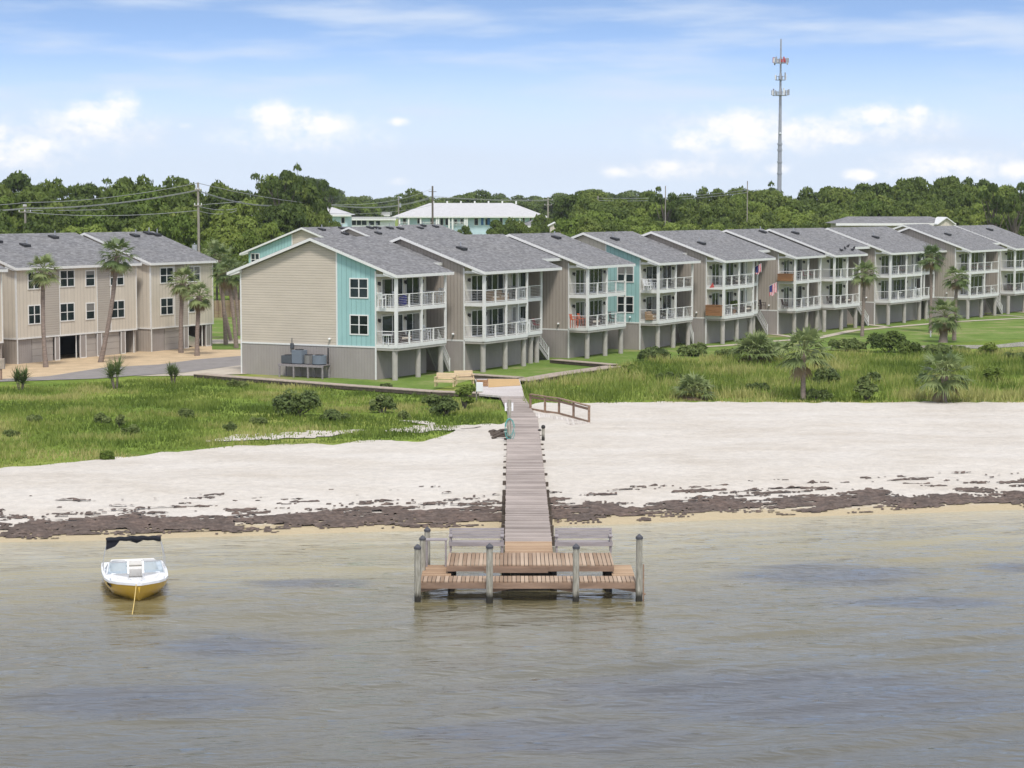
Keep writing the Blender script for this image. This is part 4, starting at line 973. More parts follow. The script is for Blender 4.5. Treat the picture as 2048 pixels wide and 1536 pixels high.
    for s in (-1, 1): b.tube([(s*1.16, 3.5, .68), (s*1.17, 3.45, 1.1), (s*1.08, 3.4, 1.55), (s*.98, 3.38, zt)], .02, 6); b.tube([(s*1.18, 4.4, .68), (s*1.12, 3.9, 1.2), (s*1.0, 3.42, zt-.02)], .014, 6)
    b.tube([(-1.0, 3.38, zt), (1.0, 3.38, zt)], .02, 6); b.build('canopy_frame', M['alu'], boat, True)
    pts = [(-1.04+2.06*t, 3.36+.03*math.sin(9*t), zt-.0+.05*math.sin(PI*t)+.015*math.sin(31*t)) for t in np.linspace(0, 1, 26)]
    b = MB(); b.tube(pts, [.085+.02*math.sin(7*t+1)**2 for t in np.linspace(0, 1, 26)], 9)
    b.prism([(-1.05,3.33,zt-.02), (-1.06,3.33,zt-.36), (-.96,3.33,zt-.33), (-.72,3.33,zt-.24), (-.58,3.33,zt-.08), (-.55,3.33,zt)], (0,.07,0))
    for k in range(1): x = .1; b.prism([(x-.28,3.34,zt-.05), (x,3.34,zt-.15-.02*k), (x+.24,3.34,zt-.05)], (0,.05,0))
    b.build('canopy', M['black_fabric'], boat, True)
    b = MB()
    for (x, y) in ((-.3,.3),(.22,.3),(.1,.02)): b.ball((x, y, .86-.02*y), (.05,.03,.02))
    for s in (-1, 1): b.bar((s*.98, .95, .77), (s*1.0, 1.2, .76), .03)
    b.build('cleat', M['alu'], boat)
    b = MB()
    for k in range(8): y = 1.0+k*.09; b.bar((-(1.0+.12*(y-1.1)), y, .47), (-(1.012+.12*(y-1.1)), y, .56), .04, .05)
    b.build('registration_marks', M['lamp_black'], boat)
    b = MB(); b.box(-.22,.22,5.5,5.95,-.1,.35); b.build('swim_platform', M['gel_white'], boat, bevel=.04)
hull(); boat.scale = (.95, .95, .95)
M['rope'] = simple('rope', (.60,.44,.16), .8)
m1 = boat.matrix_basis @ Vector((0, 0, 0)); bw = Vector((bo.x-.1, bo.y, 0)) + Matrix.Rotation(R(13), 3, 'Z') @ Vector((-.1, -.2, .72)); ra = G(264, 1231, 0)
tag(MB().tube([bw.lerp(ra, t)+Vector((0,0,-.08*math.sin(PI*t))) for t in np.linspace(0, 1.08, 9)], .016, 6).build('mooring_rope', M['rope'], None, True), 'yellow mooring rope from the bow of the boat into the water', 'rope')
# ---- condensers on their stand against the gable wall
E1 = UN['b1'][0]; A1 = Vector(E1.location); u1, v1 = axes(TH)
def loc1(x, y, z): return A1 + Vector((u1[0]*x+v1[0]*y, u1[1]*x+v1[1]*y, z))
def tpx(px, x=-.75): P = (A1.x+u1[0]*x, A1.y+u1[1]*x); return along(P, v1, px, 2)
ta, tb = tpx(654), tpx(563.5)
e = empty('equipment_stand', loc1(-.75, 0, 0), R(TH), 'weathered timber stand carrying four cooling units by the gable wall', 'stand')
b = MB(); k = ta
while k < tb: b.box(-.5, .5, k, k+.13, .98, 1.02); k += .145
b.box(-.52, -.46, ta, tb, .84, .978); b.box(.46, .52, ta, tb, .84, .978); b.build('platform', M['bench_grey'], e)
for k in range(4):
    for x in (-.46, .44): y = ta+.1+(tb-ta-.2)*k/3; b = MB(); b.box(x-.05, x+.05, y-.05, y+.05, -.05, .838); b.build('leg', M['bench_grey'], e)
M['ac_dark'] = siding('ac_dark', (.09,.10,.11), .05, False, .4, .4); M['ac_blue'] = siding('ac_blue', (.17,.20,.235), .06, False, .5, .4); M['ac_grey'] = siding('ac_grey', (.27,.26,.25), .05, True, .5, .4)
for (p0, p1, h, m, rnd, lb) in ((568,588,.62,'ac_dark',0,'small dark louvred cooling unit, leftmost on the stand'),(589,609,1.05,'ac_blue',0,'tall blue-grey cooling unit on the stand'),(610,626,.68,'ac_grey',1,'round beige-grey cooling unit between the tall one and the wide one'),(627,651,.70,'ac_blue',1,'wide round blue-grey cooling unit, rightmost on the stand')):
    y1_, y0_ = tpx(p0), tpx(p1); w = y1_-y0_; o = empty('cooling_unit', loc1(-.75, (y0_+y1_)/2, 1.022), R(TH), lb, 'cooling unit', 'cooling units on the timber stand')
    b = MB()
    if rnd: b.cyl((0,0,.06), (0,0,h), w*.5, n=20)
    else: b.box(-.4, .4, -w/2, w/2, .04, h)
    b.build('casing', M[m], o, rnd, bevel=0 if rnd else .03); b = MB()
    b.cyl((0,0,h), (0,0,h+.05), min(w, .8)*.42, n=16); b.build('fan_guard', M['vent'], o)
    b = MB(); b.box(-.38, .38, -w*.3, w*.3, 0, .055) if rnd else b.box(-.38, .38, -w*.4, w*.4, 0, .04); b.build('base', M['vent'], o)
e = empty('electric_meter', loc1(-.06, tpx(585, -.06), 2.0), R(TH), 'small dark meter box on the wall above the cooling units', 'meter box')
b = MB(); b.box(-.12, .055, -.13, .13, .1, .5); b.build('box', M['ac_dark'], e, bevel=.02); b = MB(); b.cyl((-.05,0,.5), (-.05,0,.9), .03); b.build('conduit', M['ac_dark'], e)
b = MB(); y = tpx(655, -.3)
tag(MB().cyl(loc1(-.2, y, .6), loc1(-.2, y, 2.25), .05).build('conduit_pipe', M['vent']), 'thin dark upright pipe at the right end of the stand', 'pipe')
# ================================================================ VEGETATION
M['leaf_oak'] = leafmat('leaf_oak', (.05,.08,.017), (.12,.165,.032), (.22,.26,.055))
M['leaf_pine'] = leafmat('leaf_pine', (.045,.07,.017), (.10,.145,.032), (.20,.24,.055))
M['leaf_bright'] = leafmat('leaf_bright', (.085,.135,.02), (.175,.235,.042), (.29,.335,.075))
M['leaf_palm'] = leafmat('leaf_palm', (.085,.13,.045), (.18,.235,.085), (.33,.37,.16), .45)
M['leaf_dead'] = leafmat('leaf_dead', (.16,.11,.06), (.26,.19,.11), (.36,.29,.18))
M['leaf_bush'] = leafmat('leaf_bush', (.075,.11,.035), (.155,.20,.06), (.28,.31,.11))
M['blade'] = leafmat('blade', (.09,.14,.022), (.235,.295,.06), (.54,.46,.20), .7, .3)
M['bark'] = simple('bark', (.14,.115,.095), .95, var=.3, scale=4, sc=(3,3,.5), bmp=.03)
M['palm_bark'] = simple('palm_bark', (.24,.19,.16), .95, var=.3, scale=2.5, sc=(1,1,5), bmp=.06)
def leaf_cards(centers, radii, per, size, seed, flat=.75, inner=.25, up=.25):
    """rhombic leaf clumps scattered over and through a set of ellipsoidal boughs"""
    g = np.random.default_rng(seed); V = []; T = []
    for (c, r) in zip(centers, radii):
        n = int(per*(r/np.mean(radii))**2)
        d = g.normal(size=(n, 3)); d /= np.linalg.norm(d, axis=1, keepdims=True); d[:, 2] = np.where(d[:, 2] < -.35, -d[:, 2], d[:, 2])
        rad = r*(1-inner*g.random(n)**2)*(.85+.3*g.random(n)); p = np.array(c)+d*rad[:, None]*np.array([1, 1, flat])
        nrm = d+g.normal(size=(n, 3))*.55+np.array([0, 0, up]); nrm /= np.linalg.norm(nrm, axis=1, keepdims=True)
        a = np.cross(nrm, g.normal(size=(n, 3))); a /= np.linalg.norm(a, axis=1, keepdims=True); b = np.cross(nrm, a)
        s = size*(.6+.8*g.random(n))[:, None]
        V.append(np.stack([p-a*s, p-b*s*.55, p+a*s, p+b*s*.55], 1)); t = g.normal(.5, .13)+g.normal(size=n)*.13; T.append(np.repeat(np.clip(t, 0, 1), 4))
    V = np.concatenate(V).reshape(-1, 3); F_ = np.arange(len(V)).reshape(-1, 4); return V, F_, np.concatenate(T)
def make_tree(kind, seed):
    """unit tree: 10 m wide crown, 10 m high overall; trunk, limbs, crown"""
    g = np.random.default_rng(seed); rt = random.Random(seed)
    e = empty('tree', (0,0,0)); b = MB(); C, Rr = [], []
    if kind == 'pine': hc, n, spread, zr = 7.2, 17, 3.6, 2.1
    elif kind == 'tall_oak': hc, n, spread, zr = 7.2, 40, 4.0, 2.1
    else: hc, n, spread, zr = 6.9, 42, 4.2, 2.3
    for k in range(n):
        for _ in range(40):
            p = g.normal(size=3); p /= np.linalg.norm(p); q = p*(g.random()**.45 if kind != 'pine' else g.random()**.3)
            if q[2] > -.75: break
        c = np.array([q[0]*spread, q[1]*spread, hc+q[2]*zr]); r = g.uniform(.95, 1.75) if kind != 'pine' else g.uniform(.65, 1.25)
        C.append(c); Rr.append(r)
    top = max(c[2]+r*.7 for c, r in zip(C, Rr)); sh = 10/top
    C = [np.array([c[0], c[1], c[2]*sh]) for c in C]
    b.tube([(0,0,-.6), (.1,.05,2), (-.05,.15,hc*sh*.75), (.1,0,hc*sh)], [.36, .28, .2, .08], 8)
    for c in C[:(n if kind == 'pine' else 12)]:
        z0 = max(1.5, min(c[2]-1.0, hc*sh*.85)*rt.uniform(.6, .95)); b.tube([(0,.05,z0), (c[0]*.5, c[1]*.5, (z0+c[2])/2+.2), tuple(c*np.array([.95,.95,1]))], [.12, .08, .03], 5)
    b.build('trunk', M['bark'], e, True)
    V, F_, T = leaf_cards(C, Rr, 150 if kind != 'pine' else 130, .27 if kind != 'pine' else .2, seed, .55 if kind != 'pine' else .42)
    T = np.clip(T + .25*(V[:, 2]-6)/6*0, 0, 1)
    npmesh('crown', V, F_, M[{'oak':'leaf_oak','tall_oak':'leaf_oak','pine':'leaf_pine','bright':'leaf_bright'}[kind]], e, {'tint': T}); return e
PROT = {k: [make_tree(k, s) for s in ss] for k, ss in (('oak', (11,12,13,14)), ('tall_oak', (21,22)), ('pine', (31,32,33)), ('bright', (41,42)))}
SKY = [(-200,345),(0,345),(60,338),(120,345),(200,350),(240,350),(300,338),(340,333),(380,342),(430,350),(470,358),(500,345),(540,337),(575,332),(630,352),(660,362),(680,385),(740,385),(800,385),(870,388),(920,385),(975,380),(1020,382),(1060,383),(1120,378),(1180,370),(1230,375),(1270,375),(1310,370),(1350,378),(1400,378),(1450,365),(1500,372),(1560,375),(1620,372),(1680,360),(1720,355),(1770,345),(1840,340),(1900,345),(1960,350),(2000,362),(2048,360),(2300,350)]
def skyl(px): return float(np.interp(px, [s[0] for s in SKY], [s[1] for s in SKY]))
rt = random.Random(99); tree_count = 0; _last = ['']
def put_tree(kind, px, topy, Y, wid, label, group, hmin=4):
    global tree_count
    p = AT(px, topy, Y); h = p.z-GZ
    if h < hmin: h = hmin
    pr = rt.choice(PROT[kind]); o = place(pr, (p.x, Y, GZ), rt.uniform(0, 6.28), label, group, (wid/10, wid/10, h/10)); o['category'] = 'tree'
    o.name = {'pine': 'pine_tree', 'oak': 'oak_tree', 'tall_oak': 'oak_tree', 'bright': 'leafy_tree'}[kind]; tree_count += 1; _last[0] = o.name; return o
LANDM = [(110,'leftmost roof'),(230,'wide left townhouse'),(390,'narrower left townhouse'),(480,'tall wooden pole'),(640,'conduit pole'),(700,'small blue house'),(790,'low white building'),(900,'left part of the long blue building'),(1010,'middle of the long blue building'),(1110,'right part of the long blue building'),(1200,'narrow third townhouse'),
    (1290,'teal-sided townhouse'),(1390,'upper-flag townhouse'),(1460,'wooden-chest townhouse'),(1530,'townhouse with birds'),(1600,'cell tower foot'),(1690,'wide townhouse'),(1780,'left end of the long low house'),(1850,'middle of the long low house'),(1915,'cream gable'),(1990,'second-last townhouse'),(9999,'last townhouse')]
NAMED = []
def row(px0, px1, Y, dtop, kinds, wid, label, group, jit=6, rank='back'):
    st = wid*.72/Y*F; px = px0+rt.uniform(0, st*.5)
    while px < px1:
        k = rt.choice(kinds); w = wid*rt.uniform(.8, 1.25)
        put_tree(k, px, skyl(px)+dtop+rt.uniform(-jit*.3, jit), Y+rt.uniform(-6, 6), w, '', group); NAMED.append((px, (label[k] if isinstance(label, dict) else label) % (rank, next(n_ for q_, n_ in LANDM if px < q_)), bpy.context.scene.objects[_last[0]])); px += st*rt.uniform(.75, 1.2)
LW = {'oak': 'dark broad tree, %s rank of left wood near %s', 'tall_oak': 'dark tall tree, %s rank of left wood near %s', 'pine': 'open pine, %s rank of left wood near %s', 'bright': 'bright leafy tree, %s rank of left wood near %s'}
LG = 'trees of the wood behind the left townhouses'
row(-60, 640, 318, 1, ['pine','tall_oak','oak'], 9, LW, LG, 9, 'rearmost')
row(-60, 620, 296, 12, ['oak','tall_oak'], 10, LW, LG, 6, 'fourth')
row(-60, 560, 275, 34, ['oak','tall_oak','bright'], 9, LW, LG, 12, 'third')
row(-60, 590, 258, 62, ['oak','bright','oak'], 8.5, LW, LG, 14, 'second')
row(-40, 425, 238, 92, ['bright','oak'], 7, LW, LG, 12, 'front')
put_tree('pine', 598, 323, 300, 7.5, 'tallest pine with gaps of sky in its crown, right end of the left wood', 'tall pines by the poles'); put_tree('pine', 640, 352, 306, 6.5, 'leaning open pine just right of the tallest pine', 'tall pines by the poles')
put_tree('pine', 560, 331, 292, 8, 'dense pine just left of the tallest pine', 'tall pines by the poles')
for px, ty, Y, w in ((600,405,285,7),(640,418,290,6),(570,400,262,8),(515,425,262,7)): put_tree('oak', px, ty, Y, w, {600:'dark tree directly below the tallest pine',640:'dark tree in front of the small blue house',570:'dark low tree between the conduit pole and the plain pole',515:'dark low tree right of the conduit pole'}[px], 'dark trees below the tall pines')
LC_ = 'distant tree, %s skyline rank beyond %s'
row(600, 1300, 1000, 4, ['oak','tall_oak'], 20, LC_, 'distant skyline trees', 4, 'rear')
row(640, 1260, 780, 9, ['oak','tall_oak'], 16, LC_, 'distant skyline trees', 5, 'front')
row(680, 1200, 640, 14, ['oak','pine'], 13, 'mid-distance tree, %s rank beyond %s', 'trees behind the blue building', 6, 'single')
for px, ty, Y, w, k in ((828,374,600,12,'oak'),(850,398,560,9,'bright'),(948,377,600,15,'oak'),(740,402,560,9,'bright'),(700,395,560,10,'oak')): put_tree(k, px, ty, Y, w, {828:'round-topped tree left of the dark pole before the blue building',850:'yellow-green tree just left of the dark pole',948:'round tree above the middle of the long white roof',740:'light tree above the low white building',700:'tree just right of the small blue house roof'}[px], 'round trees near the blue building')
for px, ty, Y, w, k in ((928,448,330,3.2,'oak'),(1000,436,320,5,'oak'),(1030,432,325,5.5,'oak'),(1066,448,300,4,'oak'),(1145,432,290,7,'bright'),(1190,428,290,7,'oak'),(1085,425,380,5,'oak')): put_tree(k, px, ty, Y, w, {928:'small conical tree in front of the long blue building',1000:'low bushy tree before the right part of the blue building, left one',1030:'low bushy tree before the right part of the blue building, right one',1066:'low tree just left of the narrow beige gable end',1145:'light low tree right of the narrow beige gable end',1190:'light low tree below the small white building',1085:'low tree at the right corner of the long blue building'}[px], 'low trees before the blue building')
RW = {'oak': 'green broad tree, %s rank of right wood behind %s', 'tall_oak': 'tall dark tree, %s rank of right wood behind %s', 'bright': 'light green tree, %s rank of right wood behind %s'}; RG = 'trees of the wood behind the row'
row(1130, 2130, 400, 1, ['oak','tall_oak'], 10, RW, RG, 8, 'rearmost')
row(1150, 2130, 372, 12, ['oak','bright','tall_oak'], 9.5, RW, RG, 10, 'fifth')
row(1180, 2130, 348, 28, ['oak','bright'], 9, RW, RG, 12, 'fourth')
row(1200, 2130, 328, 44, ['oak','bright'], 8, RW, RG, 12, 'third')
row(1210, 2130, 312, 62, ['oak','bright','oak'], 7.5, RW, RG, 10, 'second')
row(1220, 1640, 285, 70, ['oak','bright'], 7, RW, RG, 10, 'front')
put_tree('pine', 1535, 360, 410, 8, 'flat-topped dark pine at the foot of the cell tower', None)
put_tree('pine', 1990, 358, 300, 6, 'bare-limbed tree at the right end of the skyline', 'thin trees at the right end'); put_tree('pine', 2030, 356, 300, 7, 'thin-crowned tree at the far right end of the skyline', 'thin trees at the right end'); put_tree('pine', 1330, 369, 330, 7, 'thin reddish open-crowned tree above the mid row roofs', None)
for px, ty, Y, lb in ((432,470,252,'low leafy tree behind the picket fence, left one'),(462,462,250,'low leafy tree behind the picket fence, middle one'),(492,458,249,'low leafy tree behind the picket fence, right one'),(530,440,250,'low leafy tree just behind the teal gable end')): put_tree('bright', px, ty, Y, 5, lb, 'low trees behind the picket fence')
from collections import defaultdict
def settle(items):
    d = defaultdict(list)
    for px, lb, o in items: d[lb].append((px, o))
    for lb, L in d.items():
        L.sort(key=lambda t: t[0]); names = {1: [''], 2: ['left of two, ', 'right of two, '], 3: ['left of three, ', 'middle of three, ', 'right of three, ']}.get(len(L), ['']*len(L))
        for (px, o), nm in zip(L, names): o['label'] = nm+lb
settle(NAMED)
# ---- palms
def fan_crown(r, n, seed, dead=False, el0=80, el1=-45, leaflets=20):
    g = np.random.default_rng(seed); V = []; T = []; F_ = []; P = []
    for k in range(n):
        az = 2*PI*(k*.618+g.uniform(-.05, .05)); f_ = (k+.5)/n; el = R(el0+(el1-el0)*f_**.85 + g.uniform(-8, 8))
        d = np.array([math.cos(az)*math.cos(el), math.sin(az)*math.cos(el), math.sin(el)]); side = np.array([-math.sin(az), math.cos(az), 0]); nn = np.cross(d, side)
        pl = r*g.uniform(.36, .56); base = d*pl; tint = np.clip(g.normal(.5, .15), 0, 1); sp = g.uniform(1.15, 1.45)
        P.append(((0,0,0), tuple(d*pl*.5), tuple(base)))
        for j in range(leaflets):
            a = -sp+2*sp*j/(leaflets-1); L = r*.60*(1-.25*abs(a/sp))*g.uniform(.88, 1.12); dr = d*math.cos(a)+side*math.sin(a); w = .024*r
            q = np.cross(dr, nn); q /= np.linalg.norm(q); b0 = base+dr*.05*r; m = base+dr*L*.55-nn*0+np.array([0,0,-.05*r]); t = base+dr*L+np.array([0,0,-.20*r*g.uniform(.3, 1.6)])
            i = len(V); V += [b0-q*w*.5, b0+q*w*.5, m+q*w, m-q*w, t]; F_ += [(i,i+1,i+2,i+3), (i+3,i+2,i+4,i+4)]; T += [tint+g.uniform(-.08,.08)]*5
    return V, F_, T, P
def palm(name, label, base, crown, r, tr=.17, n=26, seed=1, dead=5, group='cabbage palms', squat=False, trunkr=None, el1=-45):
    if squat: el1 = 2
    """base: (px, py) on the ground; crown: (px, py) of the crown centre"""
    B = G(*base); C = AT(crown[0], crown[1], B.y+.3); o = C-B; s = B.y/F; rm = r*s*1.2
    e = empty(name, B, 0, label, 'palm tree', group); g = random.Random(seed)
    if not squat:
        b = MB(); N_ = 14; bend = Vector((g.uniform(-.2,.2), 0, 0))*o.z*.12
        pts = [o*t+bend*math.sin(PI*t)+Vector((0,0,-.2*(1-t))) for t in np.linspace(0, 1, N_)]
        b.tube(pts, [tr*(1.35-.4*min(1, t*4))*(1+.06*math.sin(40*t)) if t < .85 else tr*(1.0+(t-.85)*3) for t in np.linspace(0, 1, N_)], 10)
        tk = b.build('trunk', M['palm_bark'], e, True)
    V, F_, T, P = fan_crown(rm, n, seed, el1=el1); V = [v+np.array(o) for v in V]
    me = [tuple(f) if f[2] != f[3] and f[2] != f[3] else f for f in F_]
    b = MB(); b.v = [tuple(v) for v in V]; b.f = [tuple(dict.fromkeys(f)) for f in F_]; c = b.build('crown', M['leaf_palm'], e, fix=False)
    a = c.data.attributes.new('tint', 'FLOAT', 'POINT'); a.data.foreach_set('value', np.array(T, np.float32))
    b = MB()
    for (p0, p1, p2) in P: b.tube([Vector(p0)+o, Vector(p1)+o+Vector((0,0,.03*rm)), Vector(p2)+o], .014*rm, 4)
    b.build('frond_stem', M['leaf_bush'] if False else M['stem'], c)
    if dead:
        V, F_, T, P = fan_crown(rm*.8, dead, seed+50, el0=-25 if not squat else 5, el1=-75 if not squat else -15); V = [v+np.array(o)+np.array([0,0,-.1*rm]) for v in V]
        b = MB(); b.v = [tuple(v) for v in V]; b.f = [tuple(dict.fromkeys(f)) for f in F_]; d = b.build('dead_fronds', M['leaf_dead'], e, fix=False)
        a = d.data.attributes.new('tint', 'FLOAT', 'POINT'); a.data.foreach_set('value', np.array(T, np.float32))
    return e
M['stem'] = simple('stem', (.16,.18,.07), .6)
gl = 'cabbage palms on the sand lot'
palm('palm_tree', 'leftmost palm on the sand lot with a straight slim trunk', (92,735), (87,540), 34, .17, seed=1, group=gl)
palm('palm_tree', 'tall palm on the sand lot whose trunk leans to the right', (200,725), (234,512), 38, .18, seed=2, group=gl)
palm('palm_tree', 'palm before the open garage, left one of the pair in the sand patch', (362,706), (366,564), 34, .19, seed=3, group=gl)
palm('palm_tree', 'shorter palm before the open garage, right one of the pair in the sand patch', (394,712), (399,592), 29, .19, seed=4, dead=8, group=gl)
gg = 'palms in the gap left of the end townhouse'
palm('palm_tree', 'palm in the gap between the houses, left of the group', (452,690), (440,520), 34, .17, seed=5, group=gg)
palm('palm_tree', 'palm in the gap between the houses with a slanting trunk', (473,697), (455,545), 33, .18, seed=6, dead=8, group=gg)
palm('palm_tree', 'short palm in the gap half hidden by the end townhouse', (480,672), (470,540), 26, .16, seed=7, group=gg)
palm('palm_tree', 'palm at the back of the gap with its crown over the fence', (463,682), (430,505), 28, .15, seed=8, group=gg)
gr_ = 'palms on the lawn before the row'
palm('palm_tree', 'tall palm on the lawn beside the footpath, leftmost of the lawn palms', (1724,673), (1730,545), 29, .16, seed=9, group=gr_)
palm('palm_tree', 'tallest lawn palm, its crown over the upper balconies of the wide townhouse', (1861,666), (1862,515), 28, .15, seed=10, group=gr_)
palm('palm_tree', 'lawn palm with a long slim trunk, rightmost of the lawn palms', (1908,681), (1914,555), 28, .17, seed=11, group=gr_)
palm('palm_tree', 'stout short palm on the lawn with a shaggy thick trunk', (1886,685), (1890,632), 36, .38, seed=12, dead=9, group=gr_)
gb_ = 'palms at the edge of the beach'
palm('palm_tree', 'large palm at the sand edge with drooping fronds, left of the two', (1607,800), (1608,705), 56, .17, n=30, seed=13, dead=3, el1=-30, group=gb_)
palm('palm_tree', 'broad palm at the sand edge, right of the two', (1888,805), (1889,752), 54, .2, n=28, seed=14, dead=2, el1=-25, group=gb_)
gd_ = 'trunkless dwarf palms in the marsh'
palm('dwarf_palm', 'trunkless palm clump nearest the beach sand', (1388,800), (1388,785), 42, n=30, seed=15, dead=8, group=gd_, squat=True)
palm('dwarf_palm', 'big trunkless palm clump before the flagged townhouses', (1510,728), (1510,708), 48, n=36, seed=16, dead=10, group=gd_, squat=True)
palm('dwarf_palm', 'small trunkless palm clump just right of the big clump', (1546,722), (1546,708), 28, n=20, seed=17, dead=6, group=gd_, squat=True)
palm('dwarf_palm', 'small trunkless palm between the lawn palms and the thicket', (1845,775), (1845,765), 22, n=16, seed=18, dead=3, group=gd_, squat=True)
def yucca(label, base, r):
    B = G(*base); rm = r*B.y/F; e = empty('yucca', B, 0, label, 'plant', 'spiky plants along the meadow edge'); g = np.random.default_rng(int(base[0])); b = MB(); T = []
    b2 = MB()
    for s in range(5):
        x = g.uniform(-.35,.35)*rm; h = g.uniform(.5, 1.3)*rm; b2.tube([(x*.4,0,-.05), (x,0,h)], .035, 5)
        for k in range(60):
            az = g.uniform(0, 2*PI); el = g.uniform(-.2, 1.45); L = rm*g.uniform(.5, .85); d = Vector((math.cos(az)*math.cos(el), math.sin(az)*math.cos(el), math.sin(el))); c = Vector((x,0,h*g.uniform(.6,1))); q = d.cross(Vector((0,.3,1))).normalized()*.045
            i = len(b.v); b.v += [tuple(c-q), tuple(c+q), tuple(c+d*L)]; b.f.append((i,i+1,i+2)); T += [g.uniform(.2,.8)]*3
    c = b.build('leaves', M['leaf_palm'], e, fix=False); a = c.data.attributes.new('tint', 'FLOAT', 'POINT'); a.data.foreach_set('value', np.array(T, np.float32)); b2.build('stem', M['palm_bark'], e)
yucca('spiky plant at the far left of the meadow by the road', (41,782), 32); yucca('largest spiky plant, tall and forked, at the road edge of the meadow', (232,778), 42); yucca('small spiky plant near the start of the boardwalk', (347,768), 26)
# ---- shrubs
def shrub(name, label, px, py, w, h, m='leaf_bush', seed=1, size=.11, group='shrubs in the grass', tall=False, n=None):
    B = G(px, py); s = B.y/F; W_, H_ = w*s/2, h*s; g = np.random.default_rng(seed); C, Rr = [], []; n = n or int(10+W_*5)
    for k in range(n):
        a = g.uniform(0, 2*PI); q = math.sqrt(g.random())*.75; zz = g.uniform(.25, .78)*(1-.45*q*q); C.append((math.cos(a)*q*W_, math.sin(a)*q*W_*.8, zz*H_)); Rr.append(min(W_, H_)*g.uniform(.25, .42))
    e = empty(name, B, 0, label, 'shrub', group); V, F_, T = leaf_cards(C, Rr, 120, size*1.1, seed, .9, up=.5)
    npmesh('foliage', V, F_, M[m], e, {'tint': T}); b = MB()
    for k in range(6): c = C[k]; b.tube([(c[0]*.2, c[1]*.2, -.05), (c[0]*.7, c[1]*.7, c[2]*.6), c], [.05, .035, .02], 5)
    b.build('stem', M['bark'], e); return e
for i, (px, py, w, h, lb) in enumerate([(588,832,110,56,'largest round dark bush in the left meadow'),(766,826,54,40,'dark round bush below the end of the gable wall'),(866,818,46,34,'dark bush behind, left of the platform shrub'),(893,832,60,44,'dark bush in front, left of the platform shrub'),
     (672,840,80,22,'low wide dark bush right of the largest bush'),(812,838,34,16,'low dark bush right of the dark round bush'),(262,868,52,16,'low dark tuft bush in the left meadow'),(240,855,22,34,'slim upright bush above the low tuft'),(205,846,36,20,'low grey-green bush in the left meadow'),
     (25,872,34,12,'flat dark bush near the left edge of the meadow'),(68,846,34,18,'small olive bush near the left edge'),(366,835,60,18,'flat olive bush in the middle of the meadow'),(516,850,40,14,'low dark bush beside the bare sand streak'),(460,862,26,18,'small dark bush below the meadow middle'),(465,773,22,14,'small bush at the boardwalk, left one'),(485,775,22,14,'small bush at the boardwalk, right one'),(214,920,30,18,'bright green clump at the sand edge on the left'),(770,780,26,14,'small bush touching the boardwalk')]):
    shrub('bush', lb, px, py, w, h, 'leaf_bright' if 'bright' in lb else 'leaf_bush', 100+i, .10, 'bushes in the left meadow')
shrub('bush', 'upright bright green shrub beside the timber platform', 930, 818, 46, 62, 'leaf_bright', 77, .11, 'bushes at the platform')
for i, (px, py, w, h, m, lb) in enumerate([(1652,770,56,34,'leaf_bush','grey-green bush behind the large beach palm'),(1732,800,50,54,'leaf_bush','bushy shrub in the marsh between the two beach palms'),(1748,768,36,24,'leaf_bush','small bush behind the shrub between the beach palms'),(1984,768,44,42,'leaf_bright','lone green bush at the right of the marsh'),(1640,800,60,22,'leaf_bush','low bush at the foot of the large beach palm'),
     (1700,702,100,24,'leaf_bush','left end of the dark thicket at the lawn edge'),(1775,704,90,42,'leaf_oak','tallest dark mound of the thicket at the lawn edge'),(1818,712,70,30,'leaf_oak','right end of the dark thicket at the lawn edge'),(1870,712,70,24,'leaf_bush','loose green shrub right of the thicket'),(1975,710,40,26,'leaf_bright','rounded green shrub near the creek'),(1920,706,50,14,'leaf_bush','low shrub on the creek bank'),(2030,720,60,16,'leaf_bush','low scrub at the right edge of the marsh'),
     (1395,712,90,24,'leaf_bush','bushy scrub at the left end of the marsh by the pillars'),(1310,722,80,26,'leaf_bush','scrub below the teal townhouse'),(1455,716,60,18,'leaf_bush','scrub between the pillars and the big dwarf palm'),(1260,745,60,14,'leaf_bright','low green scrub near the end of the boardwalk'),(1515,780,60,14,'leaf_bush','low tangle of scrub in the middle marsh'),(1340,760,80,14,'leaf_bush','low tangle of scrub left of the dwarf palm')]):
    shrub('bush', lb, px, py, w, h, m, 200+i, .12, 'bushes in the right marsh')
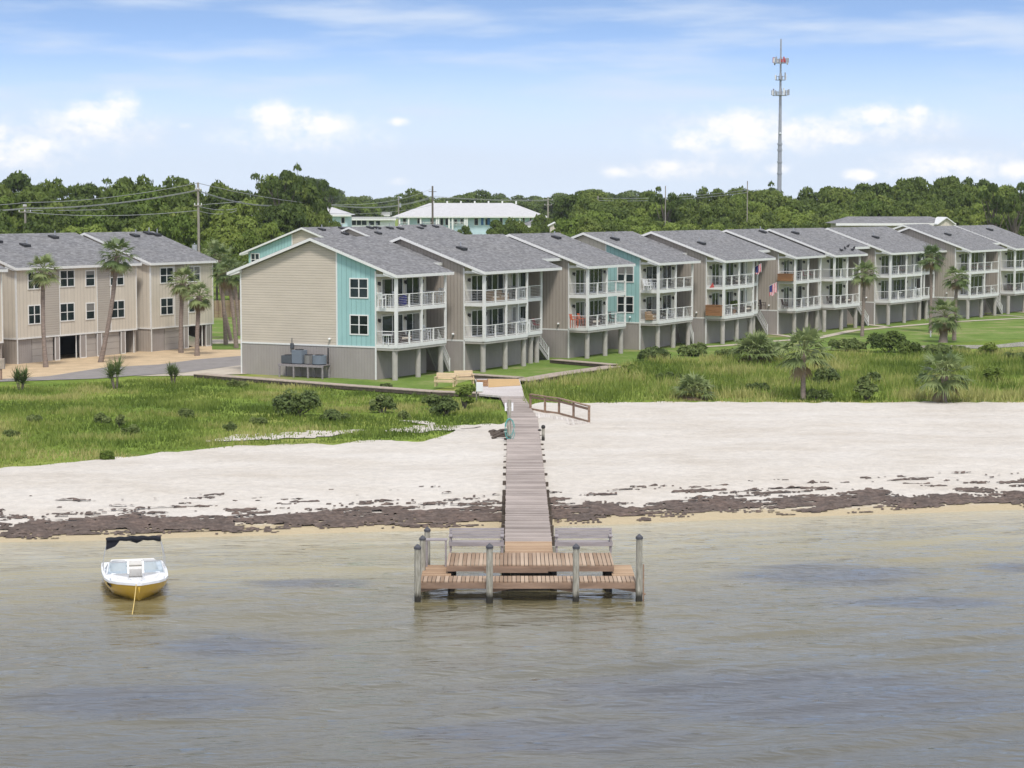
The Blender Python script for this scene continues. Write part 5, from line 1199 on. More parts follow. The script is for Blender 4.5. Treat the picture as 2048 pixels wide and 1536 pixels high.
# ---- tall grass: stuff
def blades(name, poly, per_m2, hmin, hmax, seed, label, tmean=.45, w=.035, clump=1.2):
    P = [G(a, c) for a, c in poly]; X0, X1 = min(p.x for p in P), max(p.x for p in P); Y0, Y1 = min(p.y for p in P), max(p.y for p in P); g = np.random.default_rng(seed)
    n = int((X1-X0)*(Y1-Y0)*per_m2); x = g.uniform(X0, X1, n); y = g.uniform(Y0, Y1, n); ins = np.zeros(n, bool); j = len(P)-1
    for i in range(len(P)):
        a, b = P[i], P[j]; c = ((a.y > y) != (b.y > y)) & (x < (b.x-a.x)*(y-a.y)/((b.y-a.y) or 1e-9)+a.x); ins ^= c; j = i
    x, y = x[ins], y[ins]; ok = y > veg(x)-.1+.9*np.sin(x*1.7)*.4; x, y = x[ok], y[ok]
    # patchiness from a coarse noise grid
    gx = np.arange(X0-1, X1+2, .5); gy = np.arange(Y0-1, Y1+2, .5); gn = np.array([[mn.fractal(Vector((a/3.2, b/3.2, seed)), .9, 2, 4) for a in gx] for b in gy]); gm = np.array([[mn.fractal(Vector((a/9, b/9, seed+5)), .9, 2, 3) for a in gx] for b in gy])
    ix = ((x-gx[0])/.5).astype(int); iy = ((y-gy[0])/.5).astype(int); q = gn[iy, ix]; q2 = gm[iy, ix]
    keep = g.random(len(x)) < np.clip(.62+q*.9, .12, 1); x, y, q, q2 = x[keep], y[keep], q[keep], q2[keep]; n = len(x)
    edge = np.clip((y-veg(x))/2.5, .35, 1); h = g.uniform(hmin, hmax, n)*(1+q*.55)*edge; a = g.uniform(0, 2*PI, n); lx = g.normal(0, .3, n)*h; ly = g.normal(0, .3, n)*h; ww = w*(.7+.6*g.random(n))
    z = hgt(x, y)+.0; V = np.zeros((n, 3, 3)); V[:, 0] = np.stack([x-np.cos(a)*ww, y-np.sin(a)*ww, z-.02], 1); V[:, 1] = np.stack([x+np.cos(a)*ww, y+np.sin(a)*ww, z-.02], 1); V[:, 2] = np.stack([x+lx, y+ly, z+h], 1)
    t = np.clip(tmean+q2*1.25+q*.5+g.normal(0, .12, n), 0, 1); o = npmesh(name, V.reshape(-1, 3), np.arange(3*n).reshape(-1, 3), M['blade'], None, {'tint': np.repeat(t, 3)}); print(name, n)
    return tag(o, label, 'grass', kind='stuff')
blades('meadow_grass', [(-160,1000),(-160,790),(0,775),(200,768),(300,760),(400,758),(700,783),(870,796),(960,797),(996,800),(1012,856),(1000,1000)], 60, .10, .32, 5, 'green meadow grass between the boardwalk and the beach on the left', .40, .045)
blades('marsh_grass', [(1052,840),(1048,775),(1230,742),(1300,722),(1450,716),(1640,712),(1850,712),(1960,704),(2250,700),(2250,840)], 34, .25, .7, 6, 'tall yellow-green marsh grass right of the walkway', .52, .05)
blades('marsh_grass', [(1052,840),(1054,812),(1250,805),(1600,803),(2250,805),(2250,840)], 30, .2, .5, 8, 'dry straw-coloured grass along the upper edge of the beach', .85, .04)
# ================================================================ FAR BUILDINGS, POLES, TOWER
M['blue_wall'] = siding('blue_wall', (.52,.66,.71), .35, True, .8, .06)
M['white_roof'] = siding('white_roof', (.50,.49,.49), .5, True, .8, .08)
M['white_wall'] = simple('white_wall', (.72,.73,.73), .7)
M['pole'] = simple('pole_wood', (.30,.27,.23), .9, var=.2, scale=2, sc=(3,3,.4)); M['galv'] = simple('galvanised', (.36,.37,.40), .5, .2)
M['wire'] = simple('wire', (.33,.33,.33), .7); M['shutter'] = simple('shutter_blue', (.03,.12,.30), .5); M['red'] = simple('red', (.45,.07,.06), .6)
def hip(b, x0, x1, y0, y1, z0, z1, ins):
    ym = (y0+y1)/2; b.add([(x0,y0,z0),(x1,y0,z0),(x1,y1,z0),(x0,y1,z0),(x0+ins,ym,z1),(x1-ins,ym,z1)], [(0,1,5,4),(1,2,5),(2,3,4,5),(3,0,4),(3,2,1,0)])
def far_building(name, label, px0, px1, eave_y, ridge_y, Y, depth, ins, wall='blue_wall', roofm='white_roof', rz=0, bays=0, wins=(), over=.8, cat='building'):
    a, c = AT(px0, eave_y, Y), AT(px1, eave_y, Y); rz_ = AT(px0, ridge_y, Y+depth/2).z; W_ = (c.x-a.x)
    e = empty(name, (a.x, Y, GZ), rz, label, cat); ze = a.z-GZ; zr = rz_-GZ
    b = MB(); b.box(over, W_-over, over, depth, 0, ze-.02); b.build('wall', M[wall], e)
    b = MB()
    if ins: hip(b, 0, W_, 0, depth+over, ze, zr, ins)
    else: b.box(0, W_, 0, depth+over, ze, zr)
    r = b.build('roof', M[roofm], e); b = MB(); b.box(-.02, W_+.02, -.05, -.001, ze-.3, ze+.05); b.build('fascia', M['trim'], r)
    for (wx0, wx1, wy0, wy1) in wins:
        p, q = AT(wx0, wy1, Y+over), AT(wx1, wy0, Y+over); x0, x1, z0, z1 = p.x-a.x, q.x-a.x, p.z-GZ, q.z-GZ
        w = MB(); w.box(x0-.12, x1+.12, over-.06, over-.002, z0-.12, z1+.12); w = w.build('window', M['trim'], e); g_ = MB(); g_.box(x0, x1, over-.1, over-.061, z0, z1); g_.build('pane', M['glass'], w)
    return e, a, W_, ze, zr
e, a, W_, ze, zr = far_building('apartment_building', 'long pale blue two-storey building with a broad white hipped roof', 785, 1096, 433, 406, 520, 16, 9,
    wins=[(806,812,437,447),(835,842,437,447),(861,866,438,448),(881,886,437,450),(891,896,437,450),(909,914,439,447),(921,926,438,447),(949,956,437,450),(971,976,438,450),(1000,1005,436,450),(1046,1049,431+4,445),(1060,1063,432+4,445),(1068,1071,436,445)], over=1.6)
for px in (799,817,841,873,877,898,905,930,934,1028,1040):
    p = AT(px, 433, 520); b = MB(); b.box(p.x-a.x-.2, p.x-a.x+.2, .25, .6, 0, ze-.31); b.build('porch_post', M['trim'], e)
for (p0, p1) in ((800,816),(842,872),(899,929)):
    p, q = AT(p0, 452, 520), AT(p1, 452, 520); b = MB(); z = p.z-GZ; b.box(p.x-a.x, q.x-a.x, .3, .36, z+.9, z+1.0)
    k = p.x-a.x
    while k < q.x-a.x: b.box(k, k+.06, .3, .35, z, z+.9); k += .35
    b.build('railing', M['trim'], e)
for px in (962, 975): p, q = AT(px, 450, 521), AT(px+5, 432, 521); b = MB(); b.box(p.x-a.x, q.x-a.x, 1.4, 1.59, p.z-GZ, min(q.z-GZ, ze-.4)); b.build('shutter', M['shutter'], e)
for k in range(7): x = W_*(.25+.09*k); b = MB(); b.box(x, x+.4, 8.6, 9.0, zr-.3, zr+.5); b.build('roof_vent', M['trim'], e)
far_building('house', 'small pale blue house with a white hipped roof, left of the long blue building', 602, 702, 430, 414, 430, 12, 4.5, wins=[(683,689,435,446)])
far_building('low_building', 'low flat-roofed white building between the two blue ones', 690, 792, 438, 434, 480, 10, 0, 'white_wall', wins=[(704,712,441,450),(714,722,441,450),(724,733,441,450),(738,748,442,450),(752,760,442,450)])
far_building('low_building', 'white flat roof above the low building, with a pinkish top', 730, 780, 430, 424, 560, 8, 0, 'white_wall')
far_building('shop_building', 'small white building with rooftop units among trees right of the long blue building', 1148, 1180, 427, 423, 560, 9, 0, 'white_wall', wins=[(1155,1158,429,434)])
p = AT(1155, 423, 560); b = MB(); b.box(p.x, p.x+1.4, 564, 565.4, p.z, p.z+1.1); b.box(p.x+2, p.x+3, 564, 565, p.z, p.z+.7); tag(b.build('rooftop_unit', M['galv']), 'grey rooftop unit on the small white building', 'rooftop unit')
far_building('house', 'grey hipped roof of a house between the low trees', 1036, 1092, 452, 440, 420, 9, 3, 'white_wall', 'shingle')
far_building('long_house', 'long low grey-roofed house behind the right part of the row', 1672, 1912, 447, 433, 292, 10, 2.5, 'beige_panel', 'shingle')
P_ = AT(1893, 434, 290); e = empty('gabled_wing', (P_.x, 290, GZ), 0, 'small cream gable at the right end of the long low house', 'building'); zp = P_.z-GZ
b = MB(); b.prism([(-1.0,0,0),(1.0,0,0),(1.0,0,zp-.75),(0,0,zp-.1),(-1.0,0,zp-.75)], (0,6,0)); b.build('wall', M['beige_panel'], e)
b = MB(); b.prism([(-1.3,-.3,zp-.95),(0,-.3,zp),(1.3,-.3,zp-.95),(1.3,-.3,zp-1.1),(0,-.3,zp-.15),(-1.3,-.3,zp-1.1)], (0,6.5,0)); b.build('roof', M['trim'], e)
P_ = AT(1110, 444, 300); e = empty('garden_house', (P_.x, 300, GZ), 0, 'narrow beige gable end peeping up between the second and third roofs', 'building'); zp = P_.z-GZ
b = MB(); b.prism([(-.7,0,0),(1.7,0,0),(1.7,0,zp-.9),(0,0,zp-.1),(-.7,0,zp-.4)], (0,5,0)); b.build('wall', M['beige_panel'], e)
b = MB(); b.prism([(-1.0,-.2,zp-.5),(0,-.2,zp),(2.0,-.2,zp-1.0),(2.0,-.2,zp-1.15),(0,-.2,zp-.15),(-1.0,-.2,zp-.65)], (0,5.4,0)); b.build('roof', M['trim'], e)
# picket fence in the gap
A_, B_ = G(424, 636), G(484, 634); e = empty('picket_fence', A_, 0, 'brown picket fence in the gap left of the end townhouse', 'fence'); b = MB(); d = (B_-A_); n = 24
for k in range(n): c = d*k/n; b.box(c.x, c.x+d.x/n*.8, c.y-.02, c.y+.02, .05, 2.0)
b.build('pickets', M['dock_warm'], e); b = MB(); b.bar(Vector((0,.06,.5)), d+Vector((0,.06,.5)), .05, .1); b.bar(Vector((0,.06,1.6)), d+Vector((0,.06,1.6)), .05, .1)
for k in range(4): c = d*k/3; b.box(c.x-.06, c.x+.06, c.y+.08, c.y+.2, 0, 2.1)
b.build('rails', M['dock_beam'], e)
# ---- utility poles
def upole(label, px, topy, Y, r=.16, arms=(), can=False, extra=None, m='pole'):
    T_ = AT(px, topy, Y); h = T_.z-GZ; e = empty('utility_pole', (T_.x, Y, GZ), 0, label, 'utility pole', 'utility poles behind the houses')
    b = MB(); b.cyl((0,0,-.5), (0,0,h), r*1.15, r*.8, 10); b.build('pole', M[m], e, True)
    for (dz, w) in arms:
        b = MB(); b.box(-w, w, -.2, -.1, h-dz-.06, h-dz+.06); c = b.build('crossarm', M[m], e); b = MB()
        for x in (-w+.08, 0, w-.08): b.cyl((x, -.15, h-dz+.06), (x, -.15, h-dz+.26), .06, .04, 6)
        b.build('insulator', M['white_wall'], c)
    if can:
        dz, s = can; b = MB(); b.cyl((s*.45, -.1, h-dz-.55), (s*.45, -.1, h-dz+.5), .3, n=12); b.ball((s*.45, -.1, h-dz+.62), .07); b.bar((s*.1,0,h-dz), (s*.4,0,h-dz), .08); b.build('transformer', M['galv'], e, True)
    return e
upole('tall wooden utility pole with a grey transformer behind the left townhouses', 396, 365, 228, .15, ((.8,.35),(2.5,.45)), (7.3,-1))
upole('utility pole with a crossarm rising behind the leftmost roof', 50, 408, 262, .16, ((.3,.25),(1.0,.8)))
e = upole('utility pole with curved conduits and a rack of switches', 492, 403, 290, .17, ((2.0,.9),(2.5,.7)))
b = MB()
for x in (.15,.4,.65): b.cyl((x,-.2,-.5), (x,-.2, 7.2), .09, n=8)
b.build('conduit', M['white_wall'], e, True); b = MB()
for s in (-1,1):
    for w in (.5,1.0): b.tube([(0,-.1,AT(492,410,290).z-GZ-.2*w), (s*w*.6,-.1,AT(492,407,290).z-GZ-.1*w), (s*w,-.1,AT(492,412,290).z-GZ), (s*w,-.1,AT(492,424,290).z-GZ)], .04, 6)
b.build('bent_pipe', M['galv'], e, True)
upole('plain utility pole in front of the tall pines', 611, 400, 330, .2)
upole('dark utility pole before the long blue building', 865, 372, 480, .26, ((1.3,.9),), m='bark')
upole('short utility pole with a white transformer left of the long blue building', 797, 392, 560, .2, (), (2.5,1))
upole('leaning pale utility pole at the right end of the long blue building', 1096, 394, 470, .22, ((.6,1.1),(1.8,.8)))
upole('second utility pole right of the long blue building', 1118, 402, 490, .2, ((.5,.5),))
upole('utility pole with a transformer before the right wood', 1196, 392, 380, .16, (), (3.4,1))
for px, ty, lb in ((1331,372,'thin pole above the trees of the mid row'), (1495,362,'thin pole in the trees left of the cell tower')): upole(lb, px, ty, 312, .09)
def wire(pts, sag, n=1, dy=0, lb=''):
    for k in range(n):
        b = MB()
        for (A, B) in zip(pts[:-1], pts[1:]):
            A2 = AT(A[0], A[1]+dy*k, A[2]); B2 = AT(B[0], B[1]+dy*k, B[2]); L = (B2-A2).length
            b.tube([A2.lerp(B2, t)+Vector((0,0,-sag*4*t*(1-t)*L/100)) for t in np.linspace(0, 1, 15)], .034, 4, False)
        o = b.build('power_line', M['wire'], None, fix=False); tag(o, (lb if n == 1 else ('upper ', 'lower ')[k]+lb), 'power line', 'power lines between the poles')
P1y, P2y = 228, 262
wire([(-60,411,268),(50,405,262),(395,366,228),(865,377,480)], 1.2, lb='uppermost power line, crossing from the leftmost pole over the tall wooden pole')
wire([(-60,421,268),(50,416,262),(395,380,228),(611,400,330),(865,392,480),(1097,400,470)], 1.2, 2, 1.5, 'power line on the crossarms of the tall wooden pole')
wire([(50,421,262),(492,402,290),(611,404,330),(865,396,480)], 1.0, lb='power line to the pole with curved conduits')
wire([(50,424,262),(395,421,228),(492,411,290)], 1.2, lb='lowest power line over the left roofs'); wire([(395,412,228),(492,412,290),(865,410,480)], .8, lb='power line below the transformer pole crossarms')
wire([(1097,398,470),(1118,404,490),(1196,396,380),(1495,380,330)], 1.0, 2, 5, 'power line right of the long blue building')
# ---- cell tower
T_ = AT(1562, 78, 420); hh = T_.z-GZ; tw = empty('cell_tower', (T_.x, 420, GZ), 0, 'tall grey cell tower with three tiers of antennas', 'tower')
zat_ = lambda y: AT(1562, y, 420).z-GZ
b = MB(); b.cyl((0,0,-1), (0,0,zat_(290)), .52, .40, 16); b.cyl((0,0,zat_(290)), (0,0,zat_(192)), .36, .27, 14); b.cyl((0,0,zat_(192)), (0,0,zat_(112)), .25, .17, 12); b.cyl((0,0,zat_(112)), (0,0,hh), .17, .14, 10); b.build('mast', M['galv'], tw, True)
for y in (288,300,324,347): b = MB(); b.cyl((0,0,zat_(y)-.15), (0,0,zat_(y)+.15), .52, .52, 16); b.build('flange', M['galv'], tw)
b = MB(); b.ball((0,-.4,zat_(267)), (.22,.16,.22)); b.build('dish', M['white_wall'], tw, True)
for (y0, y1, rr_, nn_, col, dn) in ((112,126,1.45,12,'red',.2),(146,160,1.1,6,'galv',0),(176,191,1.65,12,'galv',0)):
    z0, z1 = zat_(y1), zat_(y0); b = MB()
    for k in range(3):
        a0, a1 = 2*PI*k/3+.5, 2*PI*(k+1)/3+.5; P0 = Vector((math.cos(a0)*rr_, math.sin(a0)*rr_, z0)); P1 = Vector((math.cos(a1)*rr_, math.sin(a1)*rr_, z0)); b.bar(P0, P1, .12); b.bar((0,0,z0), P0, .12); b.bar(P0+Vector((0,0,.7)), P1+Vector((0,0,.7)), .06)
    pf = b.build('antenna_platform', M['galv'], tw)
    for k in range(nn_):
        a0 = 2*PI*k/nn_+.3; x, y = math.cos(a0)*rr_*1.02, math.sin(a0)*rr_*1.02; b = MB(); b.box(x-.14, x+.14, y-.1, y+.1, z0+.05-dn*2*(k%4 == 0), z0+random.uniform(.9, 1.5)); b.build('antenna_panel', M[col] if col == 'red' and k%4 == 1 else M['galv'] if k%3 else M['white_wall'], pf)
    b = MB(); b.box(-.35,.35,-.45,.45,z0+.1,z0+.8); b.build('radio_unit', M['red'] if col == 'red' else M['galv'], pf)
# ================================================================ THINGS ON THE BALCONIES
M['wicker'] = simple('wicker', (.33,.22,.13), .8, var=.3, scale=20); M['dkwicker'] = simple('dark_wicker', (.07,.05,.045), .8, var=.3, scale=20); M['cushion'] = simple('cushion', (.60,.52,.42), .8); M['orange'] = simple('orange', (.55,.13,.06), .6); M['royal'] = simple('royal_blue', (.02,.02,.22), .7); M['cedar'] = simple('cedar', (.30,.15,.07), .6, var=.2, scale=3, sc=(.3,3,3)); M['redcush'] = simple('red_cushion', (.35,.07,.08), .7)
def chair(m, seat=.45, back=.95, w=.5, cm=None):
    e = empty('patio_chair', (0,0,0), 0, None, 'chair'); b = MB(); b.box(-w/2, w/2, -.24, .24, seat-.04, seat); b.build('seat', M[cm or m], e); b = MB()
    for k in range(5): x = -w/2+.02+k*(w-.09)/4; b.bar((x+.025, .24, seat), (x+.025, .34, back), .045, .025)
    b.box(-w/2, w/2, .32, .37, back-.06, back); b.build('backrest', M[cm or m], e)
    for x in (-w/2+.03, w/2-.03):
        for y in (-.2, .22): b = MB(); b.box(x-.025, x+.025, y-.025, y+.025, 0, seat-.042); b.build('leg', M[m], e)
        b = MB(); b.box(x-.035, x+.035, -.22, .26, seat+.2, seat+.23); b.box(x-.02, x+.02, -.2, -.16, seat, seat+.2); b.build('armrest', M[m], e)
    return e
def ptable(m, h=.74, w=.9):
    e = empty('patio_table', (0,0,0), 0, None, 'table'); b = MB(); b.cyl((0,0,h-.04), (0,0,h), w/2, n=20); b.build('tabletop', M[m], e)
    for k in range(4): a_ = PI/4+k*PI/2; b = MB(); b.bar((math.cos(a_)*w*.36, math.sin(a_)*w*.36, 0), (math.cos(a_)*w*.3, math.sin(a_)*w*.3, h-.04), .045); b.build('leg', M[m], e)
    return e
def sofa(m, cm, w=1.6):
    e = empty('patio_sofa', (0,0,0), 0, None, 'sofa'); b = MB(); b.box(-w/2, w/2, -.35, .35, .05, .3); b.build('base', M[m], e, bevel=.02); b = MB(); b.box(-w/2, w/2, .28, .4, .302, .8); b.build('backrest', M[m], e, bevel=.03)
    for s in (-1, 1): b = MB(); x0, x1 = sorted((s*w/2, s*(w/2-.12))); b.box(x0, x1, -.35, .27, .302, .58); b.build('armrest', M[m], e, bevel=.03)
    for k in range(2): b = MB(); x = -w/2+.14+k*(w/2-.14); b.box(x, x+w/2-.15, -.34, .26, .302, .43); b.build('cushion', M[cm], e, bevel=.03)
    return e
FP = {'wc': chair('white_plastic'), 'wt': chair('white_plastic', .72, 1.15, .45), 'dc': chair('dkwicker'), 'rc': chair('dkwicker', cm='redcush'), 'oc': chair('orange', .72, 1.15, .48), 'tw': ptable('white_plastic'), 'td': ptable('dkwicker'), 'twt': ptable('white_plastic', 1.0, .8), 'sf': sofa('dkwicker', 'cushion'), 'sw': sofa('wicker', 'cushion', 1.4)}
CAT = {'c': 'chair'}
def on(unit, px, lvl, key, rz, label, t=-.9, group='furniture on the balconies'):
    e, L, Le, sx = UN[unit]; x = sx(px, t, 4 if lvl == 1 else 7); z = (D1 if lvl == 1 else D2)+.003
    rt_ = e.rotation_euler.z; u, v = axes(math.degrees(rt_)); C = e.location; o = place(FP[key], (C.x+u[0]*x+v[0]*t, C.y+u[1]*x+v[1]*t, C.z+z), rt_+rz, label, group); return o
for a in [('b1',764,2,'wt',PI/2,'white high chair at the side rail of the end townhouse, upper balcony'),('b1',779,2,'twt',0,'white high table on the upper balcony of the end townhouse, near its corner'),('b1',785,2,'wt',-PI/2,'white high chair behind the corner post, upper balcony of the end townhouse'),
    ('b1',848,2,'wt',PI/2,'left white high chair at the right end of the end townhouse upper balcony'),('b1',860,2,'twt',0,'white high table between the two right-hand chairs, upper balcony of the end townhouse'),('b1',878,2,'wt',-PI/2,'rightmost white high chair on the upper balcony of the end townhouse'),
    ('b1',775,1,'tw',0,'small white table on the lower balcony of the end townhouse'),('b1',806,1,'sf',0,'dark wicker sofa on the lower balcony of the end townhouse'),('b1',854,1,'wt',0,'white high chair on the lower balcony of the end townhouse'),
    ('b2',985,2,'sw',0,'brown wicker loveseat, left one on the upper balcony of the second townhouse'),('b2',1002,2,'sw',0,'tan wicker loveseat beside the brown one, second townhouse'),('b2',1022,2,'td',0,'dark round table on the upper balcony of the second townhouse'),('b2',1042,2,'wt',0,'white high chair on the upper balcony of the second townhouse'),
    ('b2',1020,1,'dc',PI/2,'dark chair on the lower balcony of the second townhouse'),('b2',1030,1,'twt',0,'white high table on the lower balcony of the second townhouse'),('b2',1043,1,'wt',-PI/2,'white high chair left of the corner, lower balcony of the second townhouse'),('b2',1051,1,'wt',0,'white high chair by the corner post, lower balcony of the second townhouse'),('b2',1074,1,'rc',0,'small cushioned chair on the set-back lower bay of the second townhouse',-.3),
    ('b3',1148,1,'oc',0,'left orange high chair on the lower balcony of the third townhouse'),('b3',1164,1,'oc',0,'right orange high chair on the lower balcony of the third townhouse'),('b3',1186,1,'sf',0,'dark sofa on the lower balcony of the third townhouse'),('b3',1206,1,'dc',0,'dark armchair in the middle of the lower balcony, third townhouse'),('b3',1226,1,'dc',0,'dark armchair at the right end of the lower balcony, third townhouse'),
    ('b4',1294,2,'wc',0,'left white slat-back chair on the upper balcony of the teal-sided townhouse'),('b4',1300,2,'wc',0,'middle white slat-back chair on the upper balcony of the teal-sided townhouse'),('b4',1307,2,'wc',0,'right white slat-back chair on the upper balcony of the teal-sided townhouse'),('b4',1340,2,'dc',0,'dark armchair on the upper balcony of the teal-sided townhouse'),('b4',1372,2,'td',0,'dark table at the right end of the upper balcony, teal-sided townhouse'),
    ('b4',1304,1,'sw',0,'wicker loveseat on the lower balcony of the teal-sided townhouse'),('b4',1328,1,'dc',0,'dark armchair on the lower balcony of the teal-sided townhouse'),('b4',1342,1,'wc',0,'white chair on the lower balcony of the teal-sided townhouse'),
    ('b5',1453,2,'dc',0,'left dark chair on the flagged upper balcony'),('b5',1470,2,'sf',0,'dark sofa on the flagged upper balcony'),('b5',1486,2,'dc',0,'middle dark chair on the flagged upper balcony'),('b5',1498,2,'dc',0,'right dark chair on the flagged upper balcony'),
    ('b5',1452,1,'tw',0,'white table on the lower balcony beside the cedar bar'),('b5',1490,1,'sf',0,'dark sofa with pale cushions beside the potted plant'),('b5',1516,1,'dc',0,'left dark chair in the set-back lower bay of the flagged townhouse',-.3),('b5',1526,1,'dc',0,'right dark chair in the set-back lower bay of the flagged townhouse',-.3),
    ('b6',1597,2,'wc',0,'pale chair beside the wooden chest, upper balcony'),('b6',1611,2,'rc',0,'left dark red chair on the upper balcony with the wooden chest'),('b6',1624,2,'rc',0,'right dark red chair on the upper balcony with the wooden chest'),('b6',1570,1,'dc',0,'dark chair at the side rail below the wooden chest'),('b6',1594,1,'td',0,'dark table on the lower balcony below the wooden chest'),('b6',1612,1,'wc',0,'white chair on the lower balcony below the wooden chest'),('b6',1630,1,'dc',0,'dark chair near the right post below the wooden chest'),
    ('b6b',1660,1,'dc',0,'left dark chair on the lower balcony under the birds'),('b6b',1674,1,'dc',0,'middle dark chair on the lower balcony under the birds'),('b6b',1690,1,'sf',0,'dark sofa on the lower balcony under the birds'),
    ('b7',1789,2,'wc',0,'white chair on the upper balcony of the wide townhouse'),('b7',1803,2,'rc',0,'red cushioned chair on the upper balcony of the wide townhouse'),('b7',1822,2,'tw',0,'white table on the upper balcony of the wide townhouse'),('b7',1796,1,'tw',0,'white table on the lower balcony of the wide townhouse'),('b7',1826,1,'wt',0,'left white high chair on the lower balcony of the wide townhouse'),('b7',1836,1,'wt',0,'right white high chair on the lower balcony of the wide townhouse'),('b7',1872,1,'dc',0,'dark chair in the set-back lower bay of the wide townhouse',-.3),
    ('b8',1946,2,'rc',0,'left red chair on the upper balcony, second townhouse from the right'),('b8',1960,2,'rc',0,'middle red chair on the upper balcony, second townhouse from the right'),('b8',1974,2,'rc',0,'right red chair on the upper balcony, second townhouse from the right'),('b8',1946,1,'dc',0,'left dark chair on the lower balcony, second townhouse from the right'),('b8',1958,1,'dc',0,'middle dark chair on the lower balcony, second townhouse from the right'),('b8',1978,1,'td',0,'dark table on the lower balcony, second townhouse from the right'),
    ('b9',2024,1,'sf',0,'sofa on the lower balcony of the last townhouse'),('b9',2040,1,'dc',0,'dark chair on the lower balcony of the last townhouse')]:
    on(*a)
def onloc(unit, px, lvl, t=-.9):
    e, L, Le, sx = UN[unit]; x = sx(px, t, 4 if lvl == 1 else 7); u, v = axes(math.degrees(e.rotation_euler.z)); C = e.location; return Vector((C.x+u[0]*x+v[0]*t, C.y+u[1]*x+v[1]*t, C.z+(D1 if lvl == 1 else D2)+.003))
b = MB(); b.ball((0,0,.3), (.32,.25,.3), 10, 8); b.ball((.1,.05,.62), (.24,.2,.26), 10, 8); b.ball((-.15,.02,.55), (.18,.15,.2)); o = b.build('pool_float', M['royal'], None, True); o.location = onloc('b1', 805, 2); tag(o, 'royal blue heap of pool floats on the upper balcony of the end townhouse', 'pool float')
def chest(unit, px, lvl, w, h, lb):
    e = empty('wooden_bar', onloc(unit, px, lvl, -.85), R(TH)+PI/2, lb, 'bar'); b = MB()
    for k in range(6): b.box(-w/2, w/2, -.26, .26, .04+k*h/6.4, .04+k*h/6.4+h/6.4-.015)
    b.build('slats', M['cedar'], e); b = MB(); b.box(-w/2-.04, w/2+.04, -.3, .3, h-.02, h+.03); b.build('top', M['cedar'], e); b = MB()
    for x in (-w/2+.06, w/2-.06): b.box(x-.05, x+.05, -.24, .24, 0, .04)
    b.build('foot', M['dark'], e)
chest('b5', 1428, 1, 1.5, 1.0, 'reddish wooden bar at the side rail of the lower balcony under the flag'); chest('b6', 1571, 2, 1.5, .72, 'long reddish wooden chest at the side rail of an upper balcony')
e = empty('potted_plant', onloc('b5', 1468, 1), 0, 'potted green plant on the lower balcony beside the dark sofa', 'plant'); b = MB(); b.cyl((0,0,0), (0,0,.4), .16, .22, 12); b.build('pot', M['cedar'], e, True)
V, F_, T = leaf_cards([(0,0,.8),(.15,.1,1.05),(-.15,0,1.0)], [.3,.25,.25], 120, .1, 5); npmesh('foliage', V, F_, M['leaf_bright'], e, {'tint': T})
def flagmat():
    m, nt, bs = newmat('flag_cloth'); z = geo(nt, 2); x = geo(nt, 0)
    s = math_(nt, 'LESS_THAN', math_(nt, 'FRACT', math_(nt, 'DIVIDE', x, .15)), .5); col = mixc(nt, s, (.72,.70,.70), (.55,.035,.06))
    ct = math_(nt, 'MULTIPLY', math_(nt, 'GREATER_THAN', z, -.55), math_(nt, 'LESS_THAN', x, .28)); col = mixc(nt, ct, col, (.03,.04,.16)); nt.links.new(col, bs.inputs['Base Color']); bs.inputs['Roughness'].default_value = .8; return m
M['flag'] = flagmat()
def flag(lb, px, py, Y, s):
    P = AT(px, py, Y); e = empty('flag', P, 0, lb, 'flag', 'striped flags hung from the balconies'); b = MB(); n, k = 10, 12; vs = []
    b2 = MB(); b2.cyl((.95*s,.1,.55*s), (-.05,0,0.02), .02); b2.build('pole', M['alu'], e)
    for i in range(n+1):
        for j in range(k+1): x = -.0+.95*s*i/n; zt = .02+.53*s*i/n*1.0; vs.append((x, .05*math.sin(i*1.3+j*.5), zt-1.35*s*j/k*(1-.12*math.sin(i))))
    b.add(vs, [(i*(k+1)+j, (i+1)*(k+1)+j, (i+1)*(k+1)+j+1, i*(k+1)+j+1) for i in range(n) for j in range(k)]); b.build('cloth', M['flag'], e, True, fix=False)
flag('red striped flag hanging from the upper balcony corner', 1511, 534, 199, .6); flag('red striped flag on a slanting pole at the corner of the beige side wall', 1539, 573, 200, .75)
b = MB(); b.prism([(0,0,0),(.3,0,.5),(.45,0,.05)], (0,.03,0)); o = b.build('pennant', M['red'], None); o.location = onloc('b5', 1419, 2, -1.6); o.rotation_euler = (0,0,0); tag(o, 'small red pennant at the foot of the side rail of the flagged upper balcony', 'pennant')
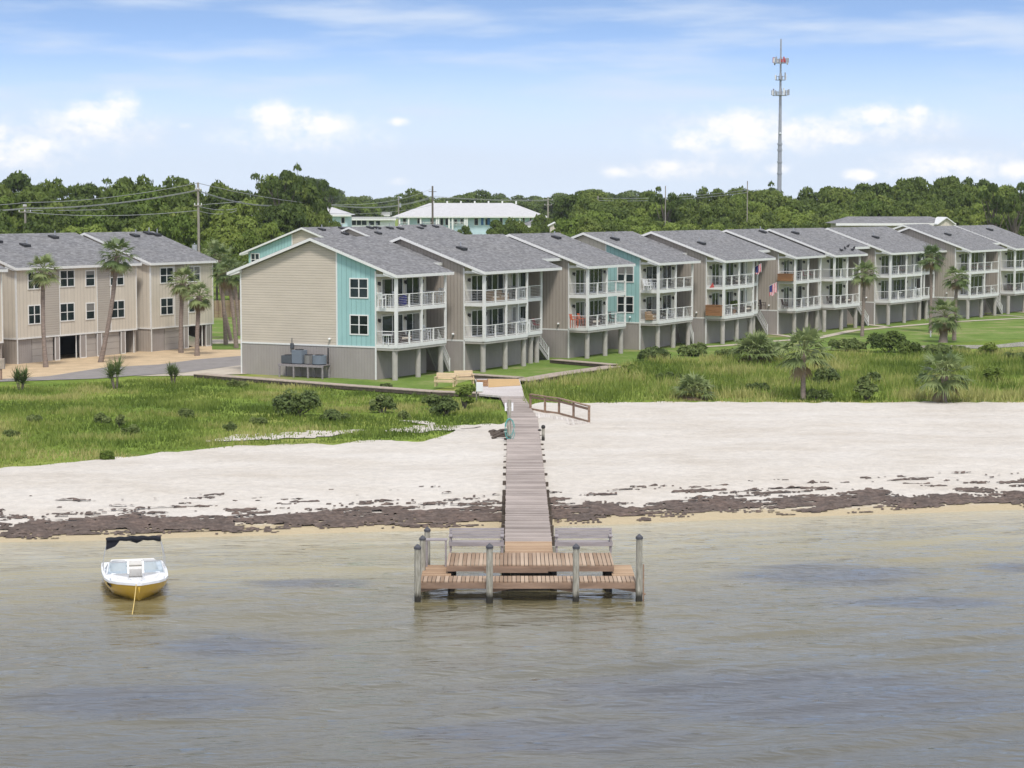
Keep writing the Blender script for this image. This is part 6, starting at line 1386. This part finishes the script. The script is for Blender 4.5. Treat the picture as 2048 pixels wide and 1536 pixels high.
# birds on the eave
e6, L6, Le6, sx6 = UN['b6b']; u, v = axes(57)
for k, px in enumerate((1683,1690,1696,1705,1708)):
    t = -1.2+.5*(k%3); x = sx6(px, t, 9); C = e6.location; z = RZ-(RY-t)*SL
    b = MB(); b.ball((0,0,.16), (.2,.1,.1)); b.ball((-.16,0,.28), (.07,.06,.07)); b.prism([(.15,-.05,.14),(.38,-.03,.1),(.38,.03,.1),(.15,.05,.16)], (0,0,.03)); b.cyl((0,.03,0), (0,.03,.1), .012); b.cyl((0,-.03,0), (0,-.03,.1), .012)
    o = b.build('bird', M['dark'], None, True); o.location = (C.x+u[0]*x+v[0]*t, C.y+u[1]*x+v[1]*t, C.z+z); o.rotation_euler = (0,0,k); tag(o, ('leftmost dark bird on the grey roof near its eave', 'second dark bird from the left on the grey roof', 'middle dark bird of five on the grey roof', 'dark bird on the grey roof, second from the right', 'rightmost dark bird of five on the grey roof')[k], 'bird', 'birds perched on the roof')
# leaning board inside the open garage, marker post
eC = LC[0]; x = LC[2](392, 1); C = eC.location; o = box_thing('leaning_board', 'pale board leaning inside the open garage of the narrower left townhouse', 'board', 'alu', (C.x+u[0]*x+v[0]*1.2, C.y+u[1]*x+v[1]*1.2, C.z+.1), (2.2,.08,.9), R(TH)); o.rotation_euler = (R(8), R(14), R(TH))
box_thing('marker_post', 'small white marker post on the lawn beside the tallest lawn palm', 'post', 'white_plastic', G(1861,674), (.12,.12,.6))
for p_ in [q for L_ in PROT.values() for q in L_]+list(FP.values()):
    if not p_.get('_used'):
        for c in list(p_.children_recursive)+[p_]: bpy.data.objects.remove(c)
for o in bpy.data.objects:
    if '_used' in o: del o['_used']

# ---- the thin summer haze over the land
hb = MB().box(-1300, 1300, -40, 1200, -4, 62).build('haze', None); tag(hb, kind='stuff')
hm = bpy.data.materials.new('haze'); hm.use_nodes = True; nt = hm.node_tree; nt.nodes.remove(nt.nodes['Principled BSDF'])
pv = N(nt, 'ShaderNodeVolumePrincipled'); pv.inputs['Color'].default_value = (.93, .96, 1, 1); pv.inputs['Density'].default_value = .0001; pv.inputs['Anisotropy'].default_value = .2
nt.links.new(pv.outputs[0], nt.nodes['Material Output'].inputs['Volume']); hb.data.materials.append(hm)
